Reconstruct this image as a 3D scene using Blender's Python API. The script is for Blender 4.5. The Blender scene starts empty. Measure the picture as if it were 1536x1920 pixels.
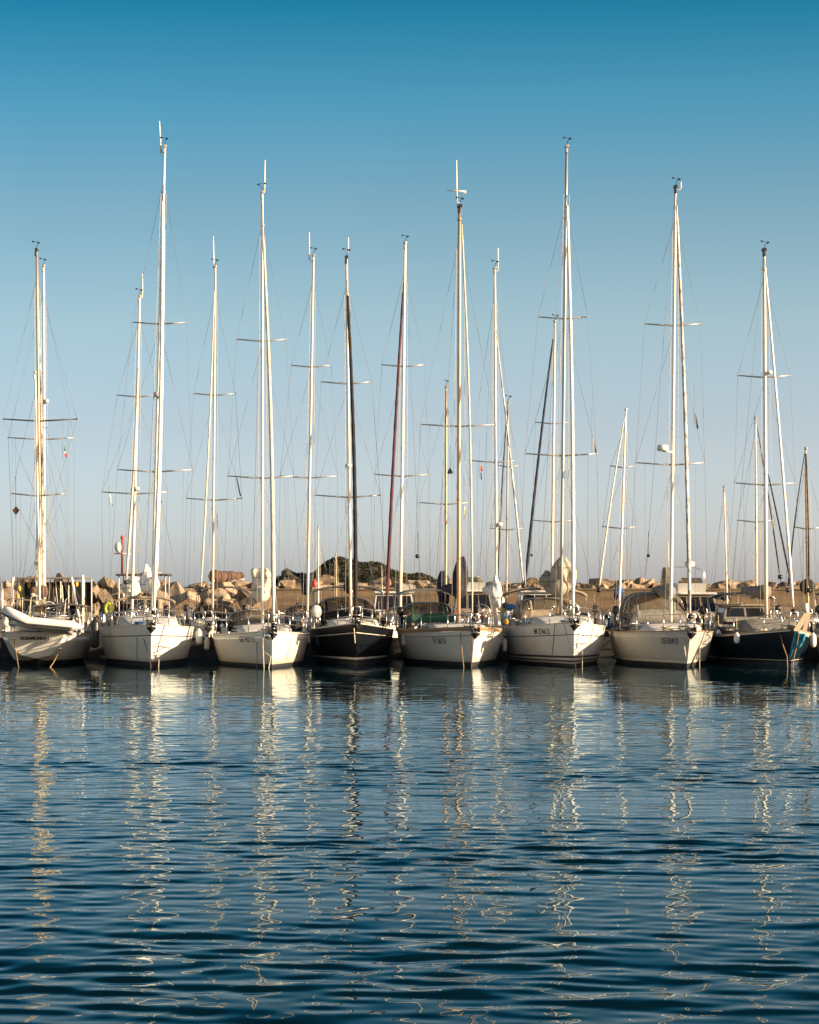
import bpy, bmesh, math, random
import numpy as np
from mathutils import Vector, Matrix, noise

scene = bpy.context.scene
col = scene.collection
R = math.radians

# ------------------------------------------------------------------ camera, sky, sun, exposure
F, CX, HY, EYE = 5000.0, 768.0, 1095.0, 3.1      # pixels of the 1536 px wide photograph; eye height in metres
cam_data = bpy.data.cameras.new('camera')
cam = bpy.data.objects.new('camera', cam_data)
col.objects.link(cam)
cam.location = (0, 0, EYE)
cam.rotation_euler = (R(90), 0, 0)
cam_data.sensor_fit = 'HORIZONTAL'
cam_data.sensor_width = 24.0
cam_data.lens = 24.0 * F / 1536.0
cam_data.shift_y = (HY - 960.0) / 1536.0
cam_data.clip_start = 0.5
cam_data.clip_end = 20000
scene.camera = cam

SUN_EL, SUN_AZ = R(14), R(110)                 # azimuth clockwise from +Y (the view direction)
sdir = Vector((math.sin(SUN_AZ) * math.cos(SUN_EL), math.cos(SUN_AZ) * math.cos(SUN_EL), math.sin(SUN_EL)))
sun_data = bpy.data.lights.new('sun', 'SUN')
sun_data.energy = 5.0
sun_data.angle = R(0.55)
sun_data.color = (1.0, 0.78, 0.52)
sun = bpy.data.objects.new('sun', sun_data)
col.objects.link(sun)
sun.location = sdir * 200
sun.rotation_euler = sdir.to_track_quat('Z', 'Y').to_euler()

world = bpy.data.worlds.new("World")
scene.world = world
world.use_nodes = True
wn, wl = world.node_tree.nodes, world.node_tree.links
wn.clear()
w_out = wn.new('ShaderNodeOutputWorld')
w_bg = wn.new('ShaderNodeBackground')
w_sky = wn.new('ShaderNodeTexSky')
w_sky.sky_type = 'NISHITA'
w_sky.sun_disc = False
w_sky.sun_elevation = SUN_EL
w_sky.sun_rotation = SUN_AZ
w_sky.altitude = 0
w_sky.air_density = 1.0
w_sky.dust_density = 0.6
w_sky.ozone_density = 1.6
w_bg.inputs['Strength'].default_value = 0.0552
w_tc = wn.new('ShaderNodeTexCoord')
w_sep = wn.new('ShaderNodeSeparateXYZ')
w_ramp = wn.new('ShaderNodeValToRGB')
w_mul = wn.new('ShaderNodeMix')
w_mul.data_type = 'RGBA'
w_mul.blend_type = 'MULTIPLY'
w_mul.inputs[0].default_value = 1.0
SKY_TINT = [(0.0, (1.03, 1.16, 1.90)), (0.019, (1.02, 1.15, 1.86)), (0.0589, (0.924, 0.959, 1.328)), (0.0985, (0.868, 0.949, 1.098)),
            (0.1377, (0.629, 0.821, 0.926)), (0.1762, (0.299, 0.737, 0.892)), (0.2102, (0.07, 0.558, 0.718)), (0.232, (0.03, 0.30, 0.42)), (0.27, (0.012, 0.15, 0.235)), (0.40, (0.008, 0.09, 0.15)), (1.0, (0.05, 0.12, 0.17))]
el = w_ramp.color_ramp.elements
while len(el) < len(SKY_TINT):
    el.new(0.5)
for e, (p, c) in zip(el, SKY_TINT):
    e.position = p
    e.color = (*c, 1)
wl.new(w_tc.outputs['Generated'], w_sep.inputs[0])
wl.new(w_sep.outputs['Z'], w_ramp.inputs[0])
w_lr = wn.new('ShaderNodeMapRange')          # a little paler towards the sun's side
w_lr.inputs[1].default_value, w_lr.inputs[2].default_value = -0.16, 0.30
w_lrm = wn.new('ShaderNodeMix')
w_lrm.data_type = 'RGBA'
w_lrm.inputs[6].default_value = (0.93, 0.97, 0.99, 1)
w_lrm.inputs[7].default_value = (1.13, 1.07, 1.04, 1)
w_mul2 = wn.new('ShaderNodeMix')
w_mul2.data_type = 'RGBA'
w_mul2.blend_type = 'MULTIPLY'
w_mul2.inputs[0].default_value = 1.0
wl.new(w_sep.outputs['X'], w_lr.inputs[0])
wl.new(w_lr.outputs[0], w_lrm.inputs[0])
wl.new(w_sky.outputs[0], w_mul2.inputs[6])
wl.new(w_lrm.outputs[2], w_mul2.inputs[7])
wl.new(w_mul2.outputs[2], w_mul.inputs[6])
# the half of the sky behind the viewer, boosted and warmed to fill shaded hull sides
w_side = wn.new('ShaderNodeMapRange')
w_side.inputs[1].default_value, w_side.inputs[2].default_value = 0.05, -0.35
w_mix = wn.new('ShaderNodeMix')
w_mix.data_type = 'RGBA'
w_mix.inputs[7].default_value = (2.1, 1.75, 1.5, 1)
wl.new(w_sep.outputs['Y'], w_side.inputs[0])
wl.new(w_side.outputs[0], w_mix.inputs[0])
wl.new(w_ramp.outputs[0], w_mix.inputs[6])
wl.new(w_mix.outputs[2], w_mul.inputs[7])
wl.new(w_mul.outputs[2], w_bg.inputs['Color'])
wl.new(w_bg.outputs[0], w_out.inputs[0])

scene.render.engine = 'CYCLES'
scene.view_settings.view_transform = 'Standard'
scene.view_settings.look = 'None'
scene.view_settings.exposure = 1.35
scene.view_settings.gamma = 1.0
scene.cycles.max_bounces = 8
scene.cycles.transparent_max_bounces = 12
scene.cycles.caustics_reflective = False
scene.cycles.caustics_refractive = False


def W(px, py, Y):
    """photograph pixel -> point at distance Y in front of the camera"""
    return Vector(((px - CX) / F * Y, Y, EYE + (HY - py) / F * Y))


# ------------------------------------------------------------------ materials
MATS = {}


def mk(name, c, rough=0.5, metal=0.0, var=0.15, scale=2.0, bump=0.0, bscale=20.0, stretch=(1, 1, 1), coat=0.0, c2=None, spec=0.5):
    m = bpy.data.materials.new(name)
    m.use_nodes = True
    n, l = m.node_tree.nodes, m.node_tree.links
    b = n['Principled BSDF']
    b.inputs['Roughness'].default_value = rough
    b.inputs['Metallic'].default_value = metal
    b.inputs['Specular IOR Level'].default_value = spec
    b.inputs['Coat Weight'].default_value = coat
    tc = n.new('ShaderNodeTexCoord')
    mp = n.new('ShaderNodeMapping')
    mp.inputs['Scale'].default_value = stretch
    nz = n.new('ShaderNodeTexNoise')
    nz.inputs['Scale'].default_value = scale
    nz.inputs['Detail'].default_value = 5
    mx = n.new('ShaderNodeMix')
    mx.data_type = 'RGBA'
    mr = n.new('ShaderNodeMapRange')
    mr.inputs[1].default_value = 0.3
    mr.inputs[2].default_value = 0.7
    lo = tuple(max(0, x * (1 - var)) for x in c)
    hi = tuple(min(1, x * (1 + var)) for x in c)
    if c2:
        lo, hi = c, c2
    mx.inputs[6].default_value = (*lo, 1)
    mx.inputs[7].default_value = (*hi, 1)
    l.new(tc.outputs['Object'], mp.inputs[0])
    l.new(mp.outputs[0], nz.inputs['Vector'])
    l.new(nz.outputs['Fac'], mr.inputs[0])
    l.new(mr.outputs[0], mx.inputs[0])
    l.new(mx.outputs[2], b.inputs['Base Color'])
    if bump:
        bz = n.new('ShaderNodeTexNoise')
        bz.inputs['Scale'].default_value = bscale
        bz.inputs['Detail'].default_value = 6
        bp = n.new('ShaderNodeBump')
        bp.inputs['Strength'].default_value = 1.0
        bp.inputs['Distance'].default_value = bump
        l.new(mp.outputs[0], bz.inputs['Vector'])
        l.new(bz.outputs['Fac'], bp.inputs['Height'])
        l.new(bp.outputs[0], b.inputs['Normal'])
    MATS[name] = m
    return m


def mk_gelcoat(name, c, stain=(0.36, 0.27, 0.16), amt=0.8):
    """painted hull: faint rain streaks below the deck edge and a yellowed band at the waterline"""
    m = mk(name, c, rough=0.28, var=0.05, scale=1.2, stretch=(1, 1, 0.4), coat=0.15)
    n, l = m.node_tree.nodes, m.node_tree.links
    b = n['Principled BSDF']
    tc = n.new('ShaderNodeTexCoord')
    sp = n.new('ShaderNodeSeparateXYZ')
    l.new(tc.outputs['Object'], sp.inputs[0])
    mp = n.new('ShaderNodeMapping')
    mp.inputs['Scale'].default_value = (6, 6, 0.5)
    l.new(tc.outputs['Object'], mp.inputs[0])
    st = n.new('ShaderNodeTexNoise')
    st.inputs['Scale'].default_value = 1.5
    st.inputs['Detail'].default_value = 4
    l.new(mp.outputs[0], st.inputs['Vector'])
    r1 = n.new('ShaderNodeMapRange')
    r1.inputs[1].default_value, r1.inputs[2].default_value = 0.55, 0.8
    r1.inputs[4].default_value = amt * 0.5
    l.new(st.outputs['Fac'], r1.inputs[0])
    r2 = n.new('ShaderNodeMapRange')
    r2.inputs[1].default_value, r2.inputs[2].default_value = 0.42, 0.14
    r2.inputs[4].default_value = amt * 0.8
    l.new(sp.outputs['Z'], r2.inputs[0])
    ad = n.new('ShaderNodeMath')
    ad.operation = 'MAXIMUM'
    l.new(r1.outputs[0], ad.inputs[0])
    l.new(r2.outputs[0], ad.inputs[1])
    mx = n.new('ShaderNodeMix')
    mx.data_type = 'RGBA'
    old = b.inputs['Base Color'].links[0].from_socket
    l.new(ad.outputs[0], mx.inputs[0])
    l.new(old, mx.inputs[6])
    mx.inputs[7].default_value = (*stain, 1)
    l.new(mx.outputs[2], b.inputs['Base Color'])
    return m


mk_gelcoat('hull_white', (0.76, 0.73, 0.67))
mk_gelcoat('hull_cream', (0.70, 0.66, 0.57))
mk_gelcoat('hull_grey', (0.52, 0.50, 0.46))
mk_gelcoat('hull_navy', (0.007, 0.014, 0.024), stain=(0.012, 0.02, 0.028), amt=0.3)
mk_gelcoat('hull_black', (0.006, 0.008, 0.010), stain=(0.012, 0.015, 0.018), amt=0.3)
for q in ('hull_navy', 'hull_black'):
    MATS[q].node_tree.nodes['Principled BSDF'].inputs['Coat Weight'].default_value = 0.0
    MATS[q].node_tree.nodes['Principled BSDF'].inputs['Specular IOR Level'].default_value = 0.15
mk('antifoul', (0.018, 0.020, 0.024), rough=0.7, var=0.4, scale=4)
mk('antifoul_blue', (0.02, 0.035, 0.06), rough=0.7, var=0.4, scale=4)
mk('stripe_dark', (0.03, 0.03, 0.04), rough=0.35)
mk('stripe_pale', (0.62, 0.58, 0.50), rough=0.35)
mk('deck_white', (0.50, 0.49, 0.47), rough=0.55, var=0.12, scale=3, bump=0.003, bscale=60)
mk('deck_grey', (0.34, 0.34, 0.34), rough=0.6, var=0.15, scale=3, bump=0.003, bscale=60)
mk('teak', (0.30, 0.20, 0.12), rough=0.65, var=0.3, scale=3, stretch=(12, 1, 12), bump=0.002)
mk('teak_pale', (0.34, 0.25, 0.16), rough=0.65, var=0.3, scale=3, stretch=(12, 1, 12), bump=0.002)
mk('alu', (0.66, 0.58, 0.48), rough=0.42, metal=0.12, var=0.10, scale=1.5, stretch=(1, 1, 0.3))
mk('alu_white', (0.76, 0.70, 0.61), rough=0.4, var=0.08, scale=1.5, stretch=(1, 1, 0.3))
mk('alu_gold', (0.44, 0.31, 0.20), rough=0.42, metal=0.3, var=0.2, scale=1.5, stretch=(1, 1, 0.3))
mk('alu_grey', (0.34, 0.33, 0.31), rough=0.4, metal=0.4, var=0.15, scale=1.5, stretch=(1, 1, 0.3))
mk('spar_dark', (0.04, 0.035, 0.035), rough=0.4, var=0.2)
mk('steel', (0.60, 0.58, 0.55), rough=0.25, metal=0.9, var=0.1)
mk('wire', (0.17, 0.165, 0.16), rough=0.5, metal=0.1, var=0.1)
mk('sail_white', (0.72, 0.69, 0.64), rough=0.8, var=0.10, scale=3, bump=0.03, bscale=5)
mk('sail_beige', (0.36, 0.31, 0.24), rough=0.8, var=0.16, scale=3, bump=0.03, bscale=5)
mk('sail_cream', (0.54, 0.48, 0.39), rough=0.8, var=0.12, scale=3, bump=0.03, bscale=5)
mk('sail_mottled', (0.16, 0.12, 0.10), rough=0.8, c2=(0.78, 0.74, 0.68), scale=2.2, stretch=(3, 3, 1.2), bump=0.02, bscale=5)
mk('canvas_black', (0.006, 0.006, 0.007), rough=0.85, var=0.3, scale=4, bump=0.01, bscale=8)
mk('canvas_navy', (0.008, 0.011, 0.024), rough=0.85, var=0.3, scale=4, bump=0.02, bscale=6)
mk('canvas_blue', (0.02, 0.10, 0.30), rough=0.85, var=0.3, scale=4, bump=0.02, bscale=6)
mk('canvas_green', (0.012, 0.07, 0.045), rough=0.85, var=0.3, scale=4, bump=0.02, bscale=6)
mk('canvas_red', (0.10, 0.012, 0.012), rough=0.8, c2=(0.018, 0.009, 0.012), scale=1.2, stretch=(4, 4, 1), bump=0.02, bscale=6)
mk('canvas_beige', (0.27, 0.215, 0.15), rough=0.85, var=0.2, scale=4, bump=0.015, bscale=6)
mk('canvas_grey', (0.17, 0.16, 0.14), rough=0.85, var=0.2, scale=4, bump=0.015, bscale=6)
mk('canvas_brown', (0.10, 0.055, 0.035), rough=0.85, var=0.25, scale=4, bump=0.02, bscale=6)
mk('canvas_teal', (0.05, 0.36, 0.48), rough=0.8, c2=(0.02, 0.16, 0.24), scale=5, bump=0.03, bscale=8)
mk('plastic_white', (0.60, 0.58, 0.54), rough=0.35, var=0.06)
mk('plastic_black', (0.015, 0.015, 0.016), rough=0.4, var=0.2)
mk('fender_white', (0.66, 0.63, 0.57), rough=0.45, var=0.14, scale=6)
mk('fender_navy', (0.04, 0.05, 0.09), rough=0.45, var=0.14, scale=6)
mk('rubber_grey', (0.66, 0.62, 0.60), rough=0.55, var=0.06, scale=4)
mk('rubber_dark', (0.05, 0.045, 0.045), rough=0.6, var=0.2)
mk('lime', (0.50, 0.55, 0.05), rough=0.6, var=0.15)
mk('red_paint', (0.16, 0.035, 0.02), rough=0.5, var=0.25, scale=5)
mk('orange_red', (0.60, 0.06, 0.02), rough=0.5, var=0.15)
mk('green_paint', (0.02, 0.20, 0.09), rough=0.5, var=0.15)
mk('yellow_paint', (0.60, 0.36, 0.03), rough=0.5, var=0.15)
mk('rope_pale', (0.50, 0.42, 0.30), rough=0.9, var=0.25, scale=12)
mk('rope_dark', (0.10, 0.08, 0.06), rough=0.9, var=0.25, scale=12)
mk('rope_yellow', (0.30, 0.19, 0.08), rough=0.9, var=0.25, scale=12)
mk('dark_acrylic', (0.012, 0.012, 0.014), rough=0.12, var=0.2)
mk('rust', (0.16, 0.085, 0.05), rough=0.8, var=0.4, scale=8)
mk('rock_tan', (0.13, 0.088, 0.054), rough=0.9, c2=(0.33, 0.235, 0.145), scale=1.6, bump=0.10, bscale=4)
mk('rock_brown', (0.085, 0.058, 0.038), rough=0.9, c2=(0.21, 0.145, 0.092), scale=1.6, bump=0.06, bscale=5)
mk('rock_pale', (0.19, 0.14, 0.095), rough=0.9, c2=(0.38, 0.29, 0.20), scale=1.6, bump=0.06, bscale=5)
mk('quay_stone', (0.13, 0.105, 0.08), rough=0.9, var=0.25, scale=1.5, bump=0.01, bscale=12)
mk('pontoon_gap_shade', (0.02, 0.018, 0.016), rough=0.9, var=0.3, scale=2, bump=0.01)  # near-black colour standing in for the shade between the hulls
mk('hill_earth', (0.030, 0.028, 0.020), rough=0.95, c2=(0.075, 0.06, 0.04), scale=0.25, bump=0.6, bscale=0.6)
mk('scrub', (0.013, 0.015, 0.009), rough=0.9, c2=(0.048, 0.046, 0.027), scale=0.35, spec=0.15)
mk('letter', (0.03, 0.025, 0.022), rough=0.5)


def mk_wall():
    m = mk('wall_concrete', (0.085, 0.058, 0.034), rough=0.92, c2=(0.19, 0.130, 0.075), scale=0.9, stretch=(0.35, 1, 4), bump=0.03, bscale=4)
    n, l = m.node_tree.nodes, m.node_tree.links
    b = n['Principled BSDF']
    tc = n.new('ShaderNodeTexCoord')
    wv = n.new('ShaderNodeTexWave')
    wv.bands_direction = 'X'
    wv.inputs['Scale'].default_value = 0.55
    wv.inputs['Distortion'].default_value = 3.0
    wv.inputs['Detail'].default_value = 4
    wv.inputs['Detail Scale'].default_value = 2
    l.new(tc.outputs['Object'], wv.inputs['Vector'])
    rp = n.new('ShaderNodeMapRange')
    rp.inputs[1].default_value, rp.inputs[2].default_value = 0.0, 0.25
    rp.inputs[3].default_value, rp.inputs[4].default_value = 0.45, 0.0
    l.new(wv.outputs['Fac'], rp.inputs[0])
    mx = n.new('ShaderNodeMix')
    mx.data_type = 'RGBA'
    old = b.inputs['Base Color'].links[0].from_socket
    l.new(rp.outputs[0], mx.inputs[0])
    l.new(old, mx.inputs[6])
    mx.inputs[7].default_value = (0.10, 0.07, 0.045, 1)
    l.new(mx.outputs[2], b.inputs['Base Color'])


mk_wall()


def mk_vinyl(name, c, tr):
    m = bpy.data.materials.new(name)
    m.use_nodes = True
    n, l = m.node_tree.nodes, m.node_tree.links
    b = n['Principled BSDF']
    b.inputs['Base Color'].default_value = (*c, 1)
    b.inputs['Roughness'].default_value = 0.12
    t = n.new('ShaderNodeBsdfTransparent')
    t.inputs['Color'].default_value = (0.85, 0.80, 0.72, 1)
    mx = n.new('ShaderNodeMixShader')
    nz = n.new('ShaderNodeTexNoise')
    nz.inputs['Scale'].default_value = 3.0
    tc = n.new('ShaderNodeTexCoord')
    bp = n.new('ShaderNodeBump')
    bp.inputs['Distance'].default_value = 0.008
    l.new(tc.outputs['Object'], nz.inputs['Vector'])
    l.new(nz.outputs['Fac'], bp.inputs['Height'])
    l.new(bp.outputs[0], b.inputs['Normal'])
    mx.inputs[0].default_value = tr
    l.new(b.outputs[0], mx.inputs[1])
    l.new(t.outputs[0], mx.inputs[2])
    l.new(mx.outputs[0], n['Material Output'].inputs['Surface'])
    MATS[name] = m


mk_vinyl('vinyl_clear', (0.18, 0.15, 0.11), 0.5)
mk_vinyl('vinyl_dark', (0.06, 0.052, 0.045), 0.5)


# ------------------------------------------------------------------ mesh builder
class MB:
    def __init__(self):
        self.v, self.f, self.mi, self.sm = [], [], [], []

    def add(self, verts, faces, mi=0, smooth=True):
        o = len(self.v)
        self.v.extend([tuple(p) for p in verts])
        for f in faces:
            self.f.append([i + o for i in f])
            self.mi.append(mi)
            self.sm.append(smooth)
        return self

    def box(self, c, s, mi=0, rz=0.0, ry=0.0, rx=0.0, bevel=0.0):
        x, y, z = s[0] / 2, s[1] / 2, s[2] / 2
        b = min(bevel, x * .9, y * .9, z * .9)
        M = Matrix.Translation(Vector(c)) @ Matrix.Rotation(rz, 4, 'Z') @ Matrix.Rotation(ry, 4, 'Y') @ Matrix.Rotation(rx, 4, 'X')
        if b <= 0:
            P = [(-x, -y, -z), (x, -y, -z), (x, y, -z), (-x, y, -z), (-x, -y, z), (x, -y, z), (x, y, z), (-x, y, z)]
            Fc = [(0, 3, 2, 1), (4, 5, 6, 7), (0, 1, 5, 4), (1, 2, 6, 5), (2, 3, 7, 6), (3, 0, 4, 7)]
            return self.add([M @ Vector(p) for p in P], Fc, mi, False)
        def ring(zz, ix, iy, bb):
            return [(-ix + bb, -iy, zz), (ix - bb, -iy, zz), (ix, -iy + bb, zz), (ix, iy - bb, zz), (ix - bb, iy, zz), (-ix + bb, iy, zz), (-ix, iy - bb, zz), (-ix, -iy + bb, zz)]
        rings = [ring(-z, x - b, y - b, b * .6), ring(-z + b, x, y, b), ring(z - b, x, y, b), ring(z, x - b, y - b, b * .6)]
        return self.loft([[M @ Vector(p) for p in r] for r in rings], True, True, mi, False)

    def loft(self, rings, closed=True, caps=True, mi=0, smooth=True):
        n = len(rings[0])
        vs = [p for r in rings for p in r]
        fs = []
        for i in range(len(rings) - 1):
            for j in range(n if closed else n - 1):
                k = (j + 1) % n
                fs.append((i * n + j, i * n + k, (i + 1) * n + k, (i + 1) * n + j))
        if caps and closed:
            fs.append(tuple(reversed(range(n))))
            fs.append(tuple((len(rings) - 1) * n + j for j in range(n)))
        return self.add(vs, fs, mi, smooth)

    def tube(self, pts, r, n=6, mi=0, caps=True, flat=1.0):
        pts = [Vector(p) for p in pts]
        rs = r if isinstance(r, (list, tuple)) else [r] * len(pts)
        rings = []
        up = None
        for i, p in enumerate(pts):
            a = pts[max(0, i - 1)]
            b = pts[min(len(pts) - 1, i + 1)]
            d = (b - a)
            if d.length < 1e-9:
                d = Vector((0, 0, 1))
            d.normalize()
            if up is None:
                up = Vector((0, 1, 0)) if abs(d.y) < .9 else Vector((1, 0, 0))
            u = (up - d * up.dot(d))
            if u.length < 1e-6:
                u = d.orthogonal()
            u.normalize()
            up = u
            w = d.cross(u)
            rings.append([p + (u * math.cos(t) * flat + w * math.sin(t)) * rs[i] for t in [2 * math.pi * k / n for k in range(n)]])
        return self.loft(rings, True, caps, mi, True)

    def ball(self, c, r, n=10, m=7, mi=0, nz=0.0, nscale=2.0, power=1.0, seed=0.0):
        r = (r, r, r) if not isinstance(r, (tuple, list)) else r
        c = Vector(c)
        rings = []
        def sp(x):
            return math.copysign(abs(x) ** power, x)
        for i in range(m + 1):
            th = math.pi * (0.01 + 0.98 * i / m)
            rg = []
            for k in range(n):
                ph = 2 * math.pi * k / n
                d = Vector((sp(math.sin(th)) * sp(math.cos(ph)), sp(math.sin(th)) * sp(math.sin(ph)), -sp(math.cos(th))))
                q = 1.0
                if nz:
                    q += nz * noise.noise(Vector((d.x * nscale + seed, d.y * nscale, d.z * nscale * 1.0 + seed * 3)))
                rg.append(c + Vector((d.x * r[0] * q, d.y * r[1] * q, d.z * r[2] * q)))
            rings.append(rg)
        return self.loft(rings, True, True, mi, True)

    def grid(self, P, mi=0, smooth=True):
        nr, nc = len(P), len(P[0])
        vs = [p for r in P for p in r]
        fs = [(i * nc + j, i * nc + j + 1, (i + 1) * nc + j + 1, (i + 1) * nc + j) for i in range(nr - 1) for j in range(nc - 1)]
        return self.add(vs, fs, mi, smooth)

    def build(self, name, mats, parent=None, solid=0.0, weld=False):
        me = bpy.data.meshes.new(name)
        me.from_pydata([tuple(p) for p in self.v], [], self.f)
        if not isinstance(mats, (list, tuple)):
            mats = [mats]
        for m in mats:
            me.materials.append(MATS[m] if isinstance(m, str) else m)
        me.polygons.foreach_set('material_index', self.mi)
        me.polygons.foreach_set('use_smooth', self.sm)
        me.update()
        if weld:
            bm = bmesh.new()
            bm.from_mesh(me)
            bmesh.ops.remove_doubles(bm, verts=bm.verts, dist=0.0005)
            bm.to_mesh(me)
            bm.free()
        o = bpy.data.objects.new(name, me)
        col.objects.link(o)
        if parent is not None:
            o.parent = parent
        if solid:
            md = o.modifiers.new('solid', 'SOLIDIFY')
            md.thickness = solid
            md.offset = 0
        return o


def tag(o, label, cat, group=None, kind=None):
    if label:
        o['label'] = label
    if cat:
        o['category'] = cat
    if group:
        o['group'] = group
    if kind:
        o['kind'] = kind
    return o


def empty(name, loc, rz=0.0):
    o = bpy.data.objects.new(name, None)
    o.empty_display_size = 0.3
    o.location = loc
    o.rotation_euler = (0, 0, rz)
    col.objects.link(o)
    return o


# ------------------------------------------------------------------ water
def build_water():
    rng = np.random.default_rng(11)
    NR, NC = 1500, 820
    v = np.linspace(0, 1, NR)
    ys = 13.0 * (118.0 / 13.0) ** v
    ys = np.concatenate([[-60, -10, 5, 10], ys, [124, 135, 160, 220, 400, 900, 2500, 9000]])
    u = np.linspace(-1, 1, NC)
    us = np.concatenate([[-40, -6, -2], u, [2, 6, 40]])
    wid = np.where(ys < 13, 5.6 + 0.2 * 13, 3.0 + 0.2 * np.clip(ys, 13, 130))
    X = us[None, :] * wid[:, None]
    X[:, 0] = -9000
    X[:, -1] = 9000
    Y = np.repeat(ys[:, None], len(us), 1)
    Z = np.zeros_like(X)
    amp = np.clip((118 - Y) / 12, 0, 1) * np.clip((Y - 10) / 3, 0, 1) * np.clip(2.2 - np.abs(X) / wid[:, None], 0, 1)
    # calmer in the lee of the boats, broken by slow patches of breeze
    patch = np.zeros_like(X)
    for _ in range(10):
        a = rng.uniform(-0.5, 0.5)
        k = 2 * np.pi / rng.uniform(6, 22)
        patch += np.sin(k * (np.sin(a) * X + np.cos(a) * Y) + rng.uniform(0, 6.28))
    patch = 1.0 + 0.16 * patch
    gain = (0.08 + 0.44 * np.clip((97 - Y) / 50, 0, 1) ** 1.1) * np.clip(patch, 0.35, 1.7)
    comps = []
    for i in range(110):
        lam = 0.29 * (1.25 / 0.29) ** rng.uniform(0, 1) if i > 6 else rng.uniform(1.6, 4)
        ang = rng.normal(0.08, 0.42) if i % 3 else rng.normal(0.1, 0.9)
        k = 2 * np.pi / lam
        slope = 0.0105 if lam < 1.5 else 0.007
        comps.append((k, ang, slope / k, rng.uniform(0, 6.28)))
    H = np.zeros_like(X)
    for k, a, A, p in comps:
        H += A * np.sin(k * (np.sin(a) * X + np.cos(a) * Y) + p)
    Z = (H * gain * amp).astype(np.float32)
    nr, nc = X.shape
    co = np.stack([X, Y, Z], -1).reshape(-1, 3).astype(np.float32)
    idx = np.arange(nr * nc).reshape(nr, nc)
    q = np.stack([idx[:-1, :-1], idx[:-1, 1:], idx[1:, 1:], idx[1:, :-1]], -1).reshape(-1, 4).astype(np.int32)
    me = bpy.data.meshes.new('water')
    me.vertices.add(len(co))
    me.vertices.foreach_set('co', co.ravel())
    me.loops.add(q.size)
    me.loops.foreach_set('vertex_index', q.ravel())
    me.polygons.add(len(q))
    me.polygons.foreach_set('loop_start', np.arange(0, q.size, 4, dtype=np.int32))
    me.polygons.foreach_set('use_smooth', np.ones(len(q), dtype=bool))
    me.update(calc_edges=True)
    m = bpy.data.materials.new('sea_water')
    m.use_nodes = True
    n, l = m.node_tree.nodes, m.node_tree.links
    n.remove(n['Principled BSDF'])
    dif = n.new('ShaderNodeBsdfDiffuse')
    dif.inputs['Color'].default_value = (0.001, 0.010, 0.015, 1)
    glo = n.new('ShaderNodeBsdfGlossy')
    glo.inputs['Roughness'].default_value = 0.015
    glo.inputs['Color'].default_value = (0.80, 0.93, 1.0, 1)
    fr = n.new('ShaderNodeFresnel')
    fr.inputs['IOR'].default_value = 1.333
    pw = n.new('ShaderNodeMath')
    pw.operation = 'POWER'
    pw.inputs[1].default_value = 1.6
    tc = n.new('ShaderNodeTexCoord')
    mp = n.new('ShaderNodeMapping')
    mp.inputs['Scale'].default_value = (2.4, 5.0, 1)
    mp.inputs['Rotation'].default_value = (0, 0, 0.12)
    nz = n.new('ShaderNodeTexNoise')
    nz.inputs['Scale'].default_value = 1.0
    nz.inputs['Detail'].default_value = 2.0
    nz.inputs['Roughness'].default_value = 0.55
    bp = n.new('ShaderNodeBump')
    bp.inputs['Strength'].default_value = 1.0
    bp.inputs['Distance'].default_value = 0.0006
    l.new(tc.outputs['Object'], mp.inputs[0])
    l.new(mp.outputs[0], nz.inputs['Vector'])
    l.new(nz.outputs['Fac'], bp.inputs['Height'])
    l.new(bp.outputs[0], glo.inputs['Normal'])
    l.new(bp.outputs[0], fr.inputs['Normal'])
    mx = n.new('ShaderNodeMixShader')
    l.new(fr.outputs[0], pw.inputs[0])
    sc = n.new('ShaderNodeMath')
    sc.operation = 'MULTIPLY'
    sc.inputs[1].default_value = 1.0
    l.new(pw.outputs[0], sc.inputs[0])
    l.new(sc.outputs[0], mx.inputs[0])
    l.new(dif.outputs[0], mx.inputs[1])
    l.new(glo.outputs[0], mx.inputs[2])
    l.new(mx.outputs[0], n['Material Output'].inputs['Surface'])
    me.materials.append(m)
    o = bpy.data.objects.new('water', me)
    col.objects.link(o)
    tag(o, 'rippled dark blue harbour water mirroring masts and hulls', 'water', kind='structure')


build_water()

# ------------------------------------------------------------------ quay, breakwater, rocks, hill
def build_setting():
    b = MB()
    b.box((0, 158, -0.9), (400, 24, 4.0), bevel=0.06)                    # quay the inner boats lie against, top at 1.1 m
    tag(b.build('quay', 'quay_stone'), 'stone quay along the foot of the breakwater', 'quay', kind='structure')
    b = MB()
    b.box((0, 113.9, 0.25), (400, 1.7, 1.1), bevel=0.05)  # added pontoon, its dark face paints the gaps between hulls as shade
    tag(b.build('pontoon', 'pontoon_gap_shade'), 'added pontoon behind the front yachts, coloured dark as shade in the gaps', 'pontoon', kind='structure')
    # concrete parapet wall
    b = MB()
    xa, xb = W(432, 0, 156).x, 46
    b.box(((xa + xb) / 2, 156.6, 1.98), (xb - xa, 1.2, 1.72), bevel=0.05)
    b.box(((xa + xb) / 2, 156.45, 2.78), (xb - xa + .05, 1.0, 0.10), bevel=0.03)
    wall = b.build('breakwater_wall', 'wall_concrete')
    tag(wall, 'tan concrete parapet wall of the breakwater with vertical seams', 'wall')
    b = MB()                                                               # rubble core under the boulders
    b.loft([[(x, 150.5, -1), (x, 152.5, 1.2), (x, 157.5, 2.35 + .2 * math.sin(x)), (x, 166, 2.3), (x, 172, -1)] for x in np.linspace(-60, 46, 80)], True, True, 0, False)
    o = b.build('rubble_core', 'rock_brown')
    tag(o, 'brown broken rubble filling the breakwater under the boulders', 'rubble', kind='stuff')
    o.location.y = 1.0


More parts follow.
